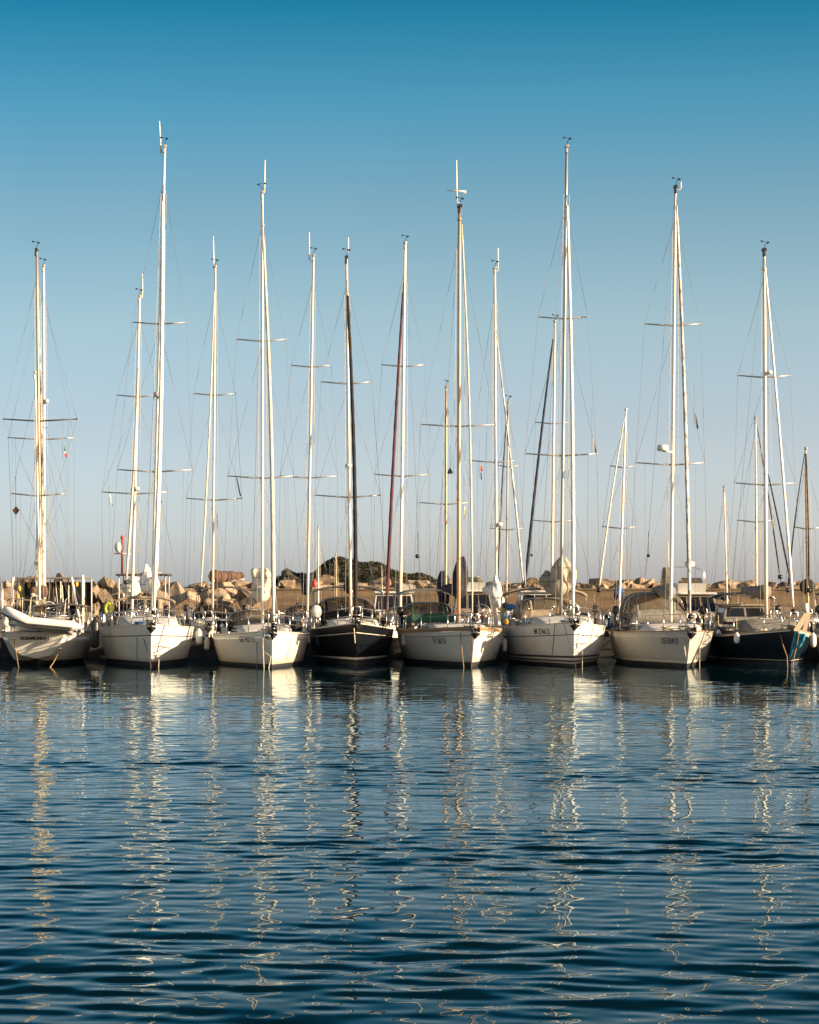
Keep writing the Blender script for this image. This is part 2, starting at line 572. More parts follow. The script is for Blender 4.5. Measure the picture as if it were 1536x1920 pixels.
def rock_meshes():
    out = []
    rng = random.Random(5)
    for i in range(12):
        bm = bmesh.new()
        sx, sy, sz = rng.uniform(.8, 1.25), rng.uniform(.7, 1.1), rng.uniform(.5, .85)
        for a in (-1, 1):
            for c in (-1, 1):
                for d in (-1, 1):
                    if rng.random() < .88:
                        bm.verts.new((a * sx * rng.uniform(.45, .95), c * sy * rng.uniform(.45, .95), d * sz * rng.uniform(.45, .95)))
        for _ in range(4):
            v = Vector((rng.gauss(0, 1), rng.gauss(0, 1), rng.gauss(0, 1))).normalized()
            bm.verts.new((v.x * sx, v.y * sy, v.z * sz))
        bmesh.ops.convex_hull(bm, input=bm.verts[:])
        bmesh.ops.delete(bm, geom=[v for v in bm.verts if not v.link_faces], context='VERTS')
        bmesh.ops.bevel(bm, geom=bm.edges[:] + bm.verts[:], offset=0.035, segments=1, affect='EDGES', profile=0.6)
        bmesh.ops.subdivide_edges(bm, edges=bm.edges[:], cuts=2, use_grid_fill=True)
        for v in bm.verts:
            q = 1 + 0.05 * noise.noise(v.co * 2.2 + Vector((i * 7, 0, 0))) + .045 * noise.noise(v.co * 6 + Vector((0, i * 3, 0)))
            v.co *= q
        me = bpy.data.meshes.new('boulder')
        bm.to_mesh(me)
        bm.free()
        me.materials.append(MATS[['rock_tan', 'rock_brown', 'rock_pale', 'rock_tan'][i % 4]])
        out.append(me)
    return out


def build_rocks():
    M = rock_meshes()
    rng = random.Random(21)

    def rock(p, s, label, group, tilt=1.0, mi=None):
        o = bpy.data.objects.new('boulder', M[rng.randrange(12) if mi is None else mi])
        o.location = p
        o.scale = (s * rng.uniform(.9, 1.6), s, s * rng.uniform(.7, 1.05))
        o.rotation_euler = (rng.uniform(-.6, .6) * tilt, rng.uniform(-.6, .6) * tilt, rng.uniform(0, 6.28))
        col.objects.link(o)
        tag(o, label, 'boulder', group)
    # heap on the left, stepping up the slope
    rows = [(151.6, 1.0, .9, 1.05), (152.5, 1.5, .9, 1.0), (153.5, 1.95, .85, .95), (154.7, 2.35, .8, .9), (156.2, 2.68, .72, .85), (157.8, 2.92, .62, .8)]
    for (y, z, s0, step) in rows:
        x = -27.0 + rng.uniform(0, 1)
        while x < W(440, 0, y).x + (1.2 if y < 155 else 0):
            s = s0 * rng.choice((.5, .6, .7, .8, .95, 1.25)) * rng.uniform(.85, 1.1)
            rock((x, y + rng.uniform(-.4, .4), z + rng.uniform(-.2, .15) - .1), s, 'tan boulder in the big rock heap on the left of the breakwater', 'boulders in the heap left of the wall', tilt=1.3)
            x += step * rng.uniform(.6, 1.2)
    # crest of boulders behind the parapet wall
    for (y, z, s0, step) in [(158.0, 2.66, .58, .72), (159.6, 2.82, .62, .82), (161.4, 2.84, .72, 1.05)]:
        x = W(430, 0, y).x + rng.uniform(0, .6)
        while x < 27.5:
            s = s0 * rng.uniform(.65, 1.2)
            rock((x, y + rng.uniform(-.4, .4), z + rng.uniform(-.16, .14) - .12 * (s / s0 - 1)), s, 'pale boulder along the top of the breakwater behind the concrete wall', 'boulders along the crest behind the wall', tilt=.7)
            x += step * rng.uniform(.6, 1.15)

    # a few that have rolled against the foot of the wall
    for px, py, s in [(430, 1128, .8), (452, 1132, .7), (412, 1120, .9), (400, 1136, .8)]:
        rock(W(px, py, 154.2), s, 'boulder spilling from the heap against the left end of the concrete wall', 'boulders at the foot of the wall', mi=(px // 7) % 12)


def build_hill():
    Yh = 900.0
    prof = [(515, 1092), (528, 1078), (534, 1068), (541, 1066), (550, 1074), (562, 1076), (585, 1078), (598, 1068), (612, 1056), (622, 1049), (631, 1046), (645, 1048),
            (655, 1049), (668, 1053), (680, 1057), (695, 1056), (708, 1056), (722, 1062), (735, 1070), (748, 1074), (760, 1077), (775, 1077), (790, 1075), (803, 1080), (818, 1087), (840, 1097)]
    xs = [p[0] for p in prof]
    ysx = [p[1] for p in prof]

    def top(x):
        px = x / Yh * F + CX
        return (HY - np.interp(px, xs, ysx)) / F * Yh + EYE
    x0, x1 = W(505, 0, Yh).x, W(850, 0, Yh).x
    X = np.linspace(x0 - 6, x1 + 6, 130)
    T = np.linspace(-1, 1, 34)
    P = []
    for t in T:
        row = []
        for x in X:
            e = max(0.0, 1 - abs(t) ** 1.8)
            h = top(min(max(x, x0), x1)) * e if x0 <= x <= x1 else 0
            h += .7 * noise.noise(Vector((x * .25, t * 8, 0))) * e - .3 * (1 - e) - (2 if not x0 <= x <= x1 else 0)
            row.append((x, Yh + t * 34, h))
        P.append(row)
    b = MB()
    b.grid(P)
    o = b.build('hill', 'hill_earth')
    tag(o, 'low rocky headland rising beyond the breakwater', 'hill', kind='structure')
    rng = random.Random(9)
    b = MB()
    for k in range(1700):
        x = rng.uniform(x0 + 2, x1 - 2)
        t = rng.uniform(-.9, .15)
        px = x / Yh * F + CX
        if px < 580 and rng.random() < .8:
            continue
        e = 1 - abs(t) ** 1.8
        z = top(x) * e
        if z < 1.5:
            continue
        r = rng.uniform(.45, 1.15) * (1.0 if px < 745 else .8)
        for q in range(34):
            d = Vector((rng.gauss(0, 1), rng.gauss(0, 1), rng.gauss(0, 1))).normalized()
            d.z = abs(d.z)
            c = Vector((x, Yh + t * 34, z - .4)) + d * r * rng.uniform(.55, 1.05)
            u = Vector((rng.gauss(0, 1), rng.gauss(0, 1), rng.gauss(0, 1))).normalized() * rng.uniform(.18, .34)
            w = u.cross(Vector((rng.gauss(0, 1), rng.gauss(0, 1), rng.gauss(0, 1)))).normalized() * rng.uniform(.15, .3)
            b.add([c - u, c + w * .8, c + u, c - w], [(0, 1, 2, 3)], 0, False)
    tag(b.build('scrub', 'scrub'), 'dark green scrub covering the headland', 'scrub', kind='stuff')


build_setting()
build_rocks()
build_hill()


# ------------------------------------------------------------------ sailing boats
class Hull:
    def __init__(s, L=11.0, B=3.7, hb=1.5, hm=1.3, hs=1.25, rake=.7, pw=1.9, smax=.52, tr=.72, kz_end=-.08, pbow=.62, pmid=.15, sr=0.0):
        s.sr = sr
        s.L, s.B, s.hb, s.hm, s.hs, s.rake, s.pw, s.smax, s.tr, s.kz_end, s.pbow, s.pmid = L, B, hb, hm, hs, rake, pw, smax, tr, kz_end, pbow, pmid

    def half(s, t):
        if t < s.smax:
            return s.B / 2 * (1 - (1 - t / s.smax) ** s.pw)
        return s.B / 2 * (1 - (1 - s.tr) * ((t - s.smax) / (1 - s.smax)) ** 2)

    def sheer(s, t):
        if t < s.smax:
            return s.hm + (s.hb - s.hm) * (1 - t / s.smax) ** 1.6
        return s.hm + (s.hs - s.hm) * ((t - s.smax) / (1 - s.smax)) ** 1.5

    def kz(s, t):
        return -.55 if t < .6 else -.55 + (s.kz_end + .55) * ((t - .6) / .4) ** 1.6

    def pt(s, t, z):
        """starboard-side (positive x) point of the hull skin at station t, height z"""
        h, k = s.sheer(t), s.kz(t)
        z = max(z, k)
        g = max(0.0, (z - k) / (h - k))
        p = s.pbow + (s.pmid - s.pbow) * min(1.0, t / .42) ** .8
        st = -s.rake * z / s.hb if z > 0 else -1.0 * z
        return Vector((s.half(t) * g ** p, t * s.L + st * (1 - t) ** 3 - s.sr * (h - z) * t ** 8, z))

    def deck(s, t, a):
        """deck point, a in -1..1 across"""
        q = s.pt(t, s.sheer(t))
        return Vector((q.x * a, q.y, s.sheer(t) - .015 + .05 * (1 - a * a)))

    def t_of_y(s, y):
        return min(1, max(0, y / s.L))

    def hy(s, y):
        return s.half(s.t_of_y(y))

    def zy(s, y):
        return s.sheer(s.t_of_y(y))


def hull_parts(root, H, mats, stripes=(), wl=.16, rail='alu', deckm='deck_white', bulwark=0.0):
    """mats: (topside, bottom, stripe colour); stripes: (fraction up the topside from waterline, thickness m)"""
    ts = [(i / 40) ** 1.5 for i in range(41)]
    b = MB()
    nlow = [-1.0, -.3, -.05, wl * .55, wl]
    frac = sorted(set([0, .08, .2, .35, .5, .65, .8, .92, 1.0]))
    for f, th in stripes:
        frac += [f, f + th]
    frac = sorted(frac)
    rows_mi = []
    P = []
    for t in ts:
        h = H.sheer(t)
        P.append([H.pt(t, z) for z in nlow] + [H.pt(t, wl + (h - wl) * f) for f in frac[1:]])
    mid = [0] * (len(P[0]) - 1)
    for j in range(len(nlow) - 1):
        mid[j] = 1
    for f, th in stripes:
        j = frac.index(f) + len(nlow) - 1
        mid[j] = 2
    n = len(P[0])
    for sgn in (1, -1):
        vs = [(p.x * sgn, p.y, p.z) for r in P for p in r]
        o = len(b.v)
        b.v.extend(vs)
        for i in range(len(ts) - 1):
            for j in range(n - 1):
                q = [i * n + j, (i + 1) * n + j, (i + 1) * n + j + 1, i * n + j + 1]
                if sgn < 0:
                    q.reverse()
                b.f.append([k + o for k in q])
                b.mi.append(mid[j])
                b.sm.append(True)
    tr = P[-1]
    for j in range(n - 1):
        a, c = tr[j], tr[j + 1]
        b.add([(-a.x, a.y, a.z), (a.x, a.y, a.z), (c.x, c.y, c.z), (-c.x, c.y, c.z)], [(0, 1, 2, 3)], mid[j], False)
    hull = b.build('hull', mats, root)
    d = MB()
    d.grid([[H.deck(t, a) for a in (-1, -.8, -.5, -.2, .2, .5, .8, 1)] for t in ts])
    d.build('deck', deckm, root)
    r = MB()
    for sgn in (1, -1):
        path = []
        for t in ts[::2]:
            q = H.pt(t, H.sheer(t))
            path.append((q.x * sgn, q.y, q.z + .01 + bulwark * .5))
        r.tube(path, .028 if not bulwark else .03, n=6)
        if bulwark:
            r.loft([[(p[0] * 1.004, p[1], p[2] - bulwark * .5), (p[0] * 1.012, p[1], p[2] + bulwark * .5), (p[0] * .985, p[1], p[2] + bulwark * .5), (p[0] * .985, p[1], p[2] - bulwark * .5)] for p in path], True, True, 0, False)
    r.build('toe_rail', rail, root)
    return hull


def coachroof(root, H, y0, y1, h, wf=.62, mat='deck_white', win=True, slope=1.3, name='coachroof', wmat='dark_acrylic', nwin=3):
    rings = []
    ys = [y0 + (y1 - y0) * i / 14 for i in range(15)]

    def ring(y):
        e = min(1, max(.04, (y - y0) / slope))
        e = math.sin(e * math.pi / 2)
        hh = h * e * (1 - .10 * (y - y0) / (y1 - y0))
        w = min(H.hy(y) * .80, H.B / 2 * wf) * (.72 + .28 * e)
        z0 = H.zy(y) - .02
        return w, z0, hh
    for y in ys:
        w, z0, hh = ring(y)
        rings.append([(-w, y, z0), (-w * .97, y, z0 + hh * .55), (-w * .90, y, z0 + hh * .90), (-w * .78, y, z0 + hh), (-w * .35, y, z0 + hh * 1.07), (w * .35, y, z0 + hh * 1.07),
                      (w * .78, y, z0 + hh), (w * .90, y, z0 + hh * .90), (w * .97, y, z0 + hh * .55), (w, y, z0)])
    b = MB()
    b.loft(rings, True, True)
    c = b.build(name, mat, root)
    if win:
        for sgn in (1, -1):
            L = (y1 - y0 - slope * .7 - .3) / nwin
            for k in range(nwin):
                a = y0 + slope * .7 + k * L + .08
                e = a + L - .16
                pv = MB()
                lo, hi = [], []
                for i in range(5):
                    y = a + (e - a) * i / 4
                    w, z0, hh = ring(y)
                    lo.append(((w * .985 + .006) * sgn, y, z0 + hh * .34))
                    hi.append(((w * .93 + .012) * sgn, y, z0 + hh * .78))
                lo2 = [(p[0] - .03 * sgn, p[1], p[2]) for p in lo]
                hi2 = [(p[0] - .03 * sgn, p[1], p[2]) for p in hi]
                pv.loft([[lo[i], hi[i], hi2[i], lo2[i]] for i in range(5)], True, True, 0, False)
                pv.build('window', wmat, c)
    # hatch on top
    ym = y0 + slope + .5
    w, z0, hh = ring(ym)
    hb = MB()
    hb.box((0, ym, z0 + hh * 1.07 + .02), (.55, .5, .05), bevel=.02)
    ho = hb.build('hatch', 'alu', c)
    g = MB()
    g.box((0, ym, z0 + hh * 1.07 + .05), (.44, .4, .02), bevel=.008)
    g.build('hatch_pane', 'dark_acrylic', c) if False else g.build('pane', 'dark_acrylic', ho and c)
    return c


def foredeck(root, H, y, seed=0):
    rng = random.Random(seed)
    z = H.zy(y) + .03
    b = MB()
    b.box((0, y + .3, z + .03), (.6, .55, .07), bevel=.03)
    h = b.build('hatch', 'deck_white', root)
    b = MB()
    b.box((0, y + .3, z + .075), (.48, .43, .025), bevel=.01)
    b.build('pane', 'dark_acrylic', h)
    b = MB()                                       # windlass
    b.box((0, .75, H.zy(.7) + .10), (.26, .34, .14), bevel=.04)
    b.tube([(-.2, .75, H.zy(.7) + .13), (.2, .75, H.zy(.7) + .13)], [.07, .07], n=8)
    b.build('windlass', 'steel', root)
    for sgn in (1, -1):
        b = MB()
        yy = .95
        x = (H.hy(yy) - .14) * sgn
        zz = H.zy(yy) + .02
        b.box((x, yy, zz + .03), (.05, .10, .05))
        b.tube([(x, yy - .15, zz + .07), (x, yy + .15, zz + .07)], .022, n=6)
        b.build('cleat', 'steel', root)
    for k in range(2):
        b = MB()
        cx, cy = rng.uniform(-.5, .5), 2.0 + k * .8 + rng.uniform(0, .4)
        zz = H.zy(cy) + .07
        pts = [(cx + (.2 + .04 * (i % 3)) * math.cos(i * .9), cy + (.16) * math.sin(i * .9), zz + i * .005) for i in range(26)]
        b.tube(pts, .02, n=5)
        b.build('coiled_rope', rng.choice(['rope_pale', 'rope_pale', 'canvas_blue', 'rope_dark']), root)


def anchor(root, H, side=1):
    b = MB()
    z = H.hb
    yb = -H.rake
    b.box((0, yb + .05, z + .03), (.34, .75, .10), bevel=.02)
    b.box((-.12, yb - .22, z + .04), (.05, .5, .2), bevel=.015)
    b.box((.12, yb - .22, z + .04), (.05, .5, .2), bevel=.015)
    b.tube([(0, yb + .7, z + .12), (0, yb - .38, z + .06)], .035, n=6)
    # flukes hanging at the stem head
    b.add([(0, yb - .50, z - .05), (-.20, yb - .22, z - .10), (0, yb - .02, z - .34), (.20, yb - .22, z - .10), (0, yb - .30, z - .16)], [(0, 1, 4), (1, 2, 4), (2, 3, 4), (3, 0, 4), (0, 3, 2, 1)], 0, False)
    b.tube([(0, yb - .38, z + .06), (0, yb - .44, z - .1), (0, yb - .24, z - .2)], .04, n=6)
    b.build('anchor', 'spar_dark', root)


def rails(root, H, y_end=None, seed=0, pulpit=True, pushpit=True, post=1.9, wires=True):
    L = H.L
    y_end = y_end or L * .97
    hh = .62

    def edge(y, s, up, ins=.07):
        t = H.t_of_y(max(y, 0))
        q = H.pt(t, H.sheer(t))
        return Vector(((q.x - ins if q.x > ins else 0) * s, q.y, H.sheer(t) + up))
    if pulpit:
        b = MB()
        f = Vector((0, -H.rake - .08, H.hb + hh + .04))
        for up in (hh, hh * .5):
            path = [edge(y, -1, up) for y in (1.5, 1.0, .5)] + [Vector((-.22, -H.rake + .1, H.hb + up)), Vector((-.12, -H.rake - .1, H.hb + up)), Vector((.12, -H.rake - .1, H.hb + up)), Vector((.22, -H.rake + .1, H.hb + up))] + [edge(y, 1, up) for y in (.5, 1.0, 1.5)]
            b.tube(path, .02, n=5)
        for s in (-1, 1):
            for y in (1.5, .6):
                b.tube([edge(y, s, 0), edge(y, s, hh)], .02, n=5)
            b.tube([Vector((.16 * s, -H.rake + .25, H.hb)), Vector((.14 * s, -H.rake - .1, H.hb + hh))], .02, n=5)
        b.build('pulpit', 'steel', root)
    ys = []
    y = 1.5 + post
    while y < y_end - 1.0:
        ys.append(y)
        y += post
    for s in (-1, 1):
        for y in ys:
            b = MB()
            b.tube([edge(y, s, 0), edge(y, s, hh)], .016, n=5)
            b.build('stanchion', 'steel', root)
        if wires:
            for up in (hh - .01, hh * .5):
                b = MB()
                b.tube([edge(1.5, s, up)] + [edge(y, s, up) for y in ys] + [edge(y_end - .9, s, up)], .007, n=4)
                b.build('guard_wire', 'wire', root)
    if pushpit:
        b = MB()
        for up in (hh, hh * .5):
            b.tube([edge(y_end - .9, -1, up), edge(y_end, -1, up), edge(y_end, -.5, up), edge(y_end, .5, up), edge(y_end, 1, up), edge(y_end - .9, 1, up)], .02, n=5)
        for s in (-1, 1):
            for y in (y_end - .9, y_end):
                b.tube([edge(y, s, 0), edge(y, s, hh)], .02, n=5)
        b.build('pushpit', 'steel', root)


def dodger(root, H, y0, y1, w, h, mat='canvas_black', vin='vinyl_dark', zb=None, dx=0.0, name='sprayhood', bars=(-.36, .36)):
    """arched spray hood: canvas roof and frame bands, clear panes set between them"""
    zb = zb if zb is not None else H.zy(y0) + .3
    cv, panes = MB(), {}
    NA, NB = 24, 10

    def P(a, t):
        # t 0 at the foot of the windscreen, 1 at the aft edge
        k = min(1, t / .45)
        hz = h * math.sin(k * math.pi / 2) ** .75
        if t > .45:
            hz = h * (1 + .04 * math.sin((t - .45) / .55 * 3.1))
        ang = a * math.pi / 2
        x = w * math.copysign(abs(math.sin(ang)) ** .62, a) * (.90 + .10 * k)
        z = hz * abs(math.cos(ang)) ** .55
        y = y0 + (y1 - y0) * (t if t > .45 else .45 * (t / .45) ** 1.4)
        return Vector((x + dx, y, zb + z))
    for i in range(NB):
        for j in range(NA):
            t0, t1 = i / NB, (i + 1) / NB
            a0, a1 = -1 + 2 * j / NA, -1 + 2 * (j + 1) / NA
            am, tm = (a0 + a1) / 2, (t0 + t1) / 2
            clear = tm < .42 and t0 > .001 and not any(abs(am - q) < .05 for q in bars)
            if abs(am) > .72:
                clear = .1 < tm < .75 and abs(am) < .95 and not (.42 < tm < .52)
            key = ('side', am > 0) if abs(am) > .72 else ('front', sum(1 for q in bars if am > q))
            if key[0] == 'side':
                key = key + (tm < .47,)
            tgt = panes.setdefault(key, MB()) if clear else cv
            tgt.add([P(a0, t0), P(a1, t0), P(a1, t1), P(a0, t1)], [(0, 1, 2, 3)], 0, True)
    hood = cv.build(name, mat, root, solid=.02, weld=True)
    for pm in panes.values():
        pm.build('window', vin, hood, solid=.006, weld=True)
    f = MB()
    for t in (.45, 1.0):
        f.tube([P(a, t) + Vector((0, 0, .012)) for a in np.linspace(-1, 1, 19)], .02, n=5)
    f.build('frame', 'steel', hood)
    return hood


def bimini(root, y0, y1, w, z, base, mat='canvas_navy', dx=0.0, roll=False, sag=.22, ribs=2):
    c = MB()
    n = 15
    P = []
    for i in range(7):
        t = i / 6
        row = []
        for a in np.linspace(-1, 1, n):
            zz = z - sag * abs(a) ** 3.0 - .03 * math.sin(t * math.pi * 2) ** 2
            row.append((dx + w * a, y0 + (y1 - y0) * t, zz - (.05 if i in (0, 6) else 0)))
        P.append(row)
    if roll:
        c.tube([(dx + w * a, y0 + .03 * math.sin(a * 9), z - sag * abs(a) ** 4 + .008 * math.sin(a * 23)) for a in np.linspace(-1, 1, 25)], [.06 + .008 * math.sin(k * 1.7) for k in range(25)], n=8)
    else:
        c.grid(P)
    o = c.build('bimini_top', mat, root, solid=0 if roll else .03)
    f = MB()
    for y in ([y0, y1] if not roll else [y0 + .05, y0 + .35]):
        pts = [(dx - w * .98, (y0 + y1) / 2, base)] + [(dx + w * a, y, z - sag * abs(a) ** 3 - .02) for a in np.linspace(-1, 1, 11)] + [(dx + w * .98, (y0 + y1) / 2, base)]
        f.tube(pts, .02, n=5)
    f.build('frame', 'steel', o)
    return o


def outboard(root, p, s=1.0, mat='plastic_black'):
    b = MB()
    p = Vector(p)
    b.ball(p + Vector((0, 0, .25 * s)), (.14 * s, .2 * s, .17 * s), n=10, m=6, power=.7)
    b.tube([p + Vector((0, 0, .15 * s)), p + Vector((0, 0, -.45 * s))], [.07 * s, .045 * s], n=6)
    b.box(p + Vector((0, -.02, -.47 * s)), (.04 * s, .26 * s, .12 * s), bevel=.015)
    return b.build('outboard_motor', mat, root)


def spray(root, H, seed):
    """the small gear that crowds a cockpit: winches, line bags, gas bottle, rolled lines on the rail"""
    rng = random.Random(seed)
    L = H.L
    for s in (-1, 1):
        b = MB()
        y = L * .70
        x = H.hy(y) * .78 * s
        z = H.zy(y) + .28
        b.tube([(x, y, z - .28), (x, y, z - .02), (x, y, z + .02), (x, y, z + .16)], [.10, .09, .12, .085], n=10)
        b.build('winch', 'steel', root)
        b = MB()
        b.box((H.hy(y) * .74 * s, L * .78, H.zy(y) + .13), (.22, L * .30, .28), bevel=.05)
        b.build('coaming', 'deck_white', root)
    # wheel
    b = MB()
    cy, cz = L * .86, H.zy(L * .86) + .62
    b.tube([(.42 * math.cos(a), cy, cz + .42 * math.sin(a)) for a in np.linspace(0, 2 * math.pi, 21)], .018, n=5, caps=False)
    for a in np.linspace(0, math.pi, 4)[:3]:
        b.tube([(.42 * math.cos(a), cy, cz + .42 * math.sin(a)), (-.42 * math.cos(a), cy, cz - .42 * math.sin(a))], .01, n=4)
    b.tube([(0, cy + .05, cz), (0, cy + .12, cz - .8)], [.06, .11], n=8)
    b.build('steering_wheel', 'steel', root)
    for k in range(13):
        b = MB()
        s = rng.choice((-1, 1))
        y = rng.uniform(L * .55, L * .95)
        x = (H.hy(y) - .10) * s
        z = H.zy(y) + .6
        kind = rng.choice((0, 0, 1, 1, 2, 3, 4, 4, 5, 6))
        if kind == 4:
            b.box((x * .8, y, z - .28), (rng.uniform(.3, .7), rng.uniform(.3, .6), rng.uniform(.2, .5)), bevel=.06, rz=rng.uniform(0, 1))
            b.build('covered_gear', rng.choice(['canvas_black', 'canvas_navy', 'canvas_brown', 'spar_dark']), root)
        elif kind == 5:
            b.tube([(x, y, z - .6), (x + rng.uniform(-.15, .15), y + .1, z + rng.uniform(.2, .9))], .018, n=5)
            b.build('boat_hook', rng.choice(['alu_gold', 'teak_pale', 'alu_white']), root)
        elif kind == 6:
            b.tube([(x, y + .16 * math.cos(a), z - .1 + .22 * math.sin(a)) for a in np.linspace(-.9, 4.0, 13)], .055, n=7)
            b.build('horseshoe_buoy', rng.choice(['plastic_white', 'yellow_paint', 'orange_red', 'plastic_white']), root)
        elif kind == 0:
            b.tube([(x + .05 * math.sin(i), y + .10 * math.cos(i * .8), z - .02 - .3 * (i % 2)) for i in range(12)], .016, n=4)
            b.build('coiled_rope', rng.choice(['rope_pale', 'rope_dark', 'canvas_blue']), root)
        elif kind == 1:
            b.box((x, y, z - .22), (.12, .34, .36), bevel=.05)
            b.build('line_bag', rng.choice(['canvas_navy', 'canvas_grey', 'canvas_beige', 'canvas_red']), root)
        elif kind == 2:
            b.tube([(x, y, z - .5), (x, y, z - .45), (x, y, z - .12), (x, y, z - .02)], [.10, .13, .13, .04], n=10)
            b.build('gas_bottle', rng.choice(['plastic_white', 'canvas_blue', 'alu']), root)
        else:
            outboard(root, (x, y, z), 1.0)


def lofted_bag(root, name, pa, pb, pc, pd, Y, mat, depth=.5, seed=1, neck=.25, wob=.10, Minv=None, n=40, m=30, top_frac=.35):
    """gathered sail heap seen end-on: pixels left, right, top, bottom at distance Y"""
    def sgp(x):
        return math.copysign(abs(x) ** .7, x)
    b = MB()
    A, Bp = W(pa, pc, Y), W(pb, pd, Y)
    cx = (A.x + Bp.x) / 2
    w = abs(Bp.x - A.x) / 2
    z1, z0 = A.z, Bp.z
    rings = []
    for i in range(m + 1):
        t = i / m
        z = z0 + (z1 - z0) * t
        if t > 1 - top_frac:
            k = (1 - t) / top_frac
            r = neck + (1 - neck) * math.sin(k * math.pi / 2)
        else:
            r = .78 + .22 * math.sin(t / (1 - top_frac) * math.pi / 2)
            if t < .08:
                r *= .55 + t / .08 * .45
        rg = []
        for k in range(n):
            a = 2 * math.pi * k / n
            q = 1 + wob * (noise.noise(Vector((math.cos(a) * 1.6 + seed, math.sin(a) * 1.6, t * 3.2 + seed))) * 1.6 + .5 * noise.noise(Vector((math.cos(a) * 5, math.sin(a) * 5 + seed, t * 3))))
            q += .45 * wob * math.sin(7 * a + seed + 3 * t + 2 * noise.noise(Vector((t * 4, seed, a))))
            rg.append(Vector((cx + w * (.30 * noise.noise(Vector((t * 2.6, seed * 1.7, 0))) + r * q * sgp(math.cos(a))), Y + depth * r * q * sgp(math.sin(a)), z + .10 * w * noise.noise(Vector((math.cos(a) * 2, seed, math.sin(a) * 2))) * (t > .9))))
        rings.append([Minv @ p for p in rg] if Minv else rg)
    b.loft(rings, True, True)
    o = b.build(name, mat, root)
    t = MB()
    for f in (.3, .7):
        rg = rings[int(f * m)]
        c = sum(rg, Vector()) / len(rg)
        t.tube([c + (p - c) * 1.02 for p in rg] + [c + (rg[0] - c) * 1.02], .011, n=4, caps=False)
    t.build('tie', 'rope_dark', o)
    return o


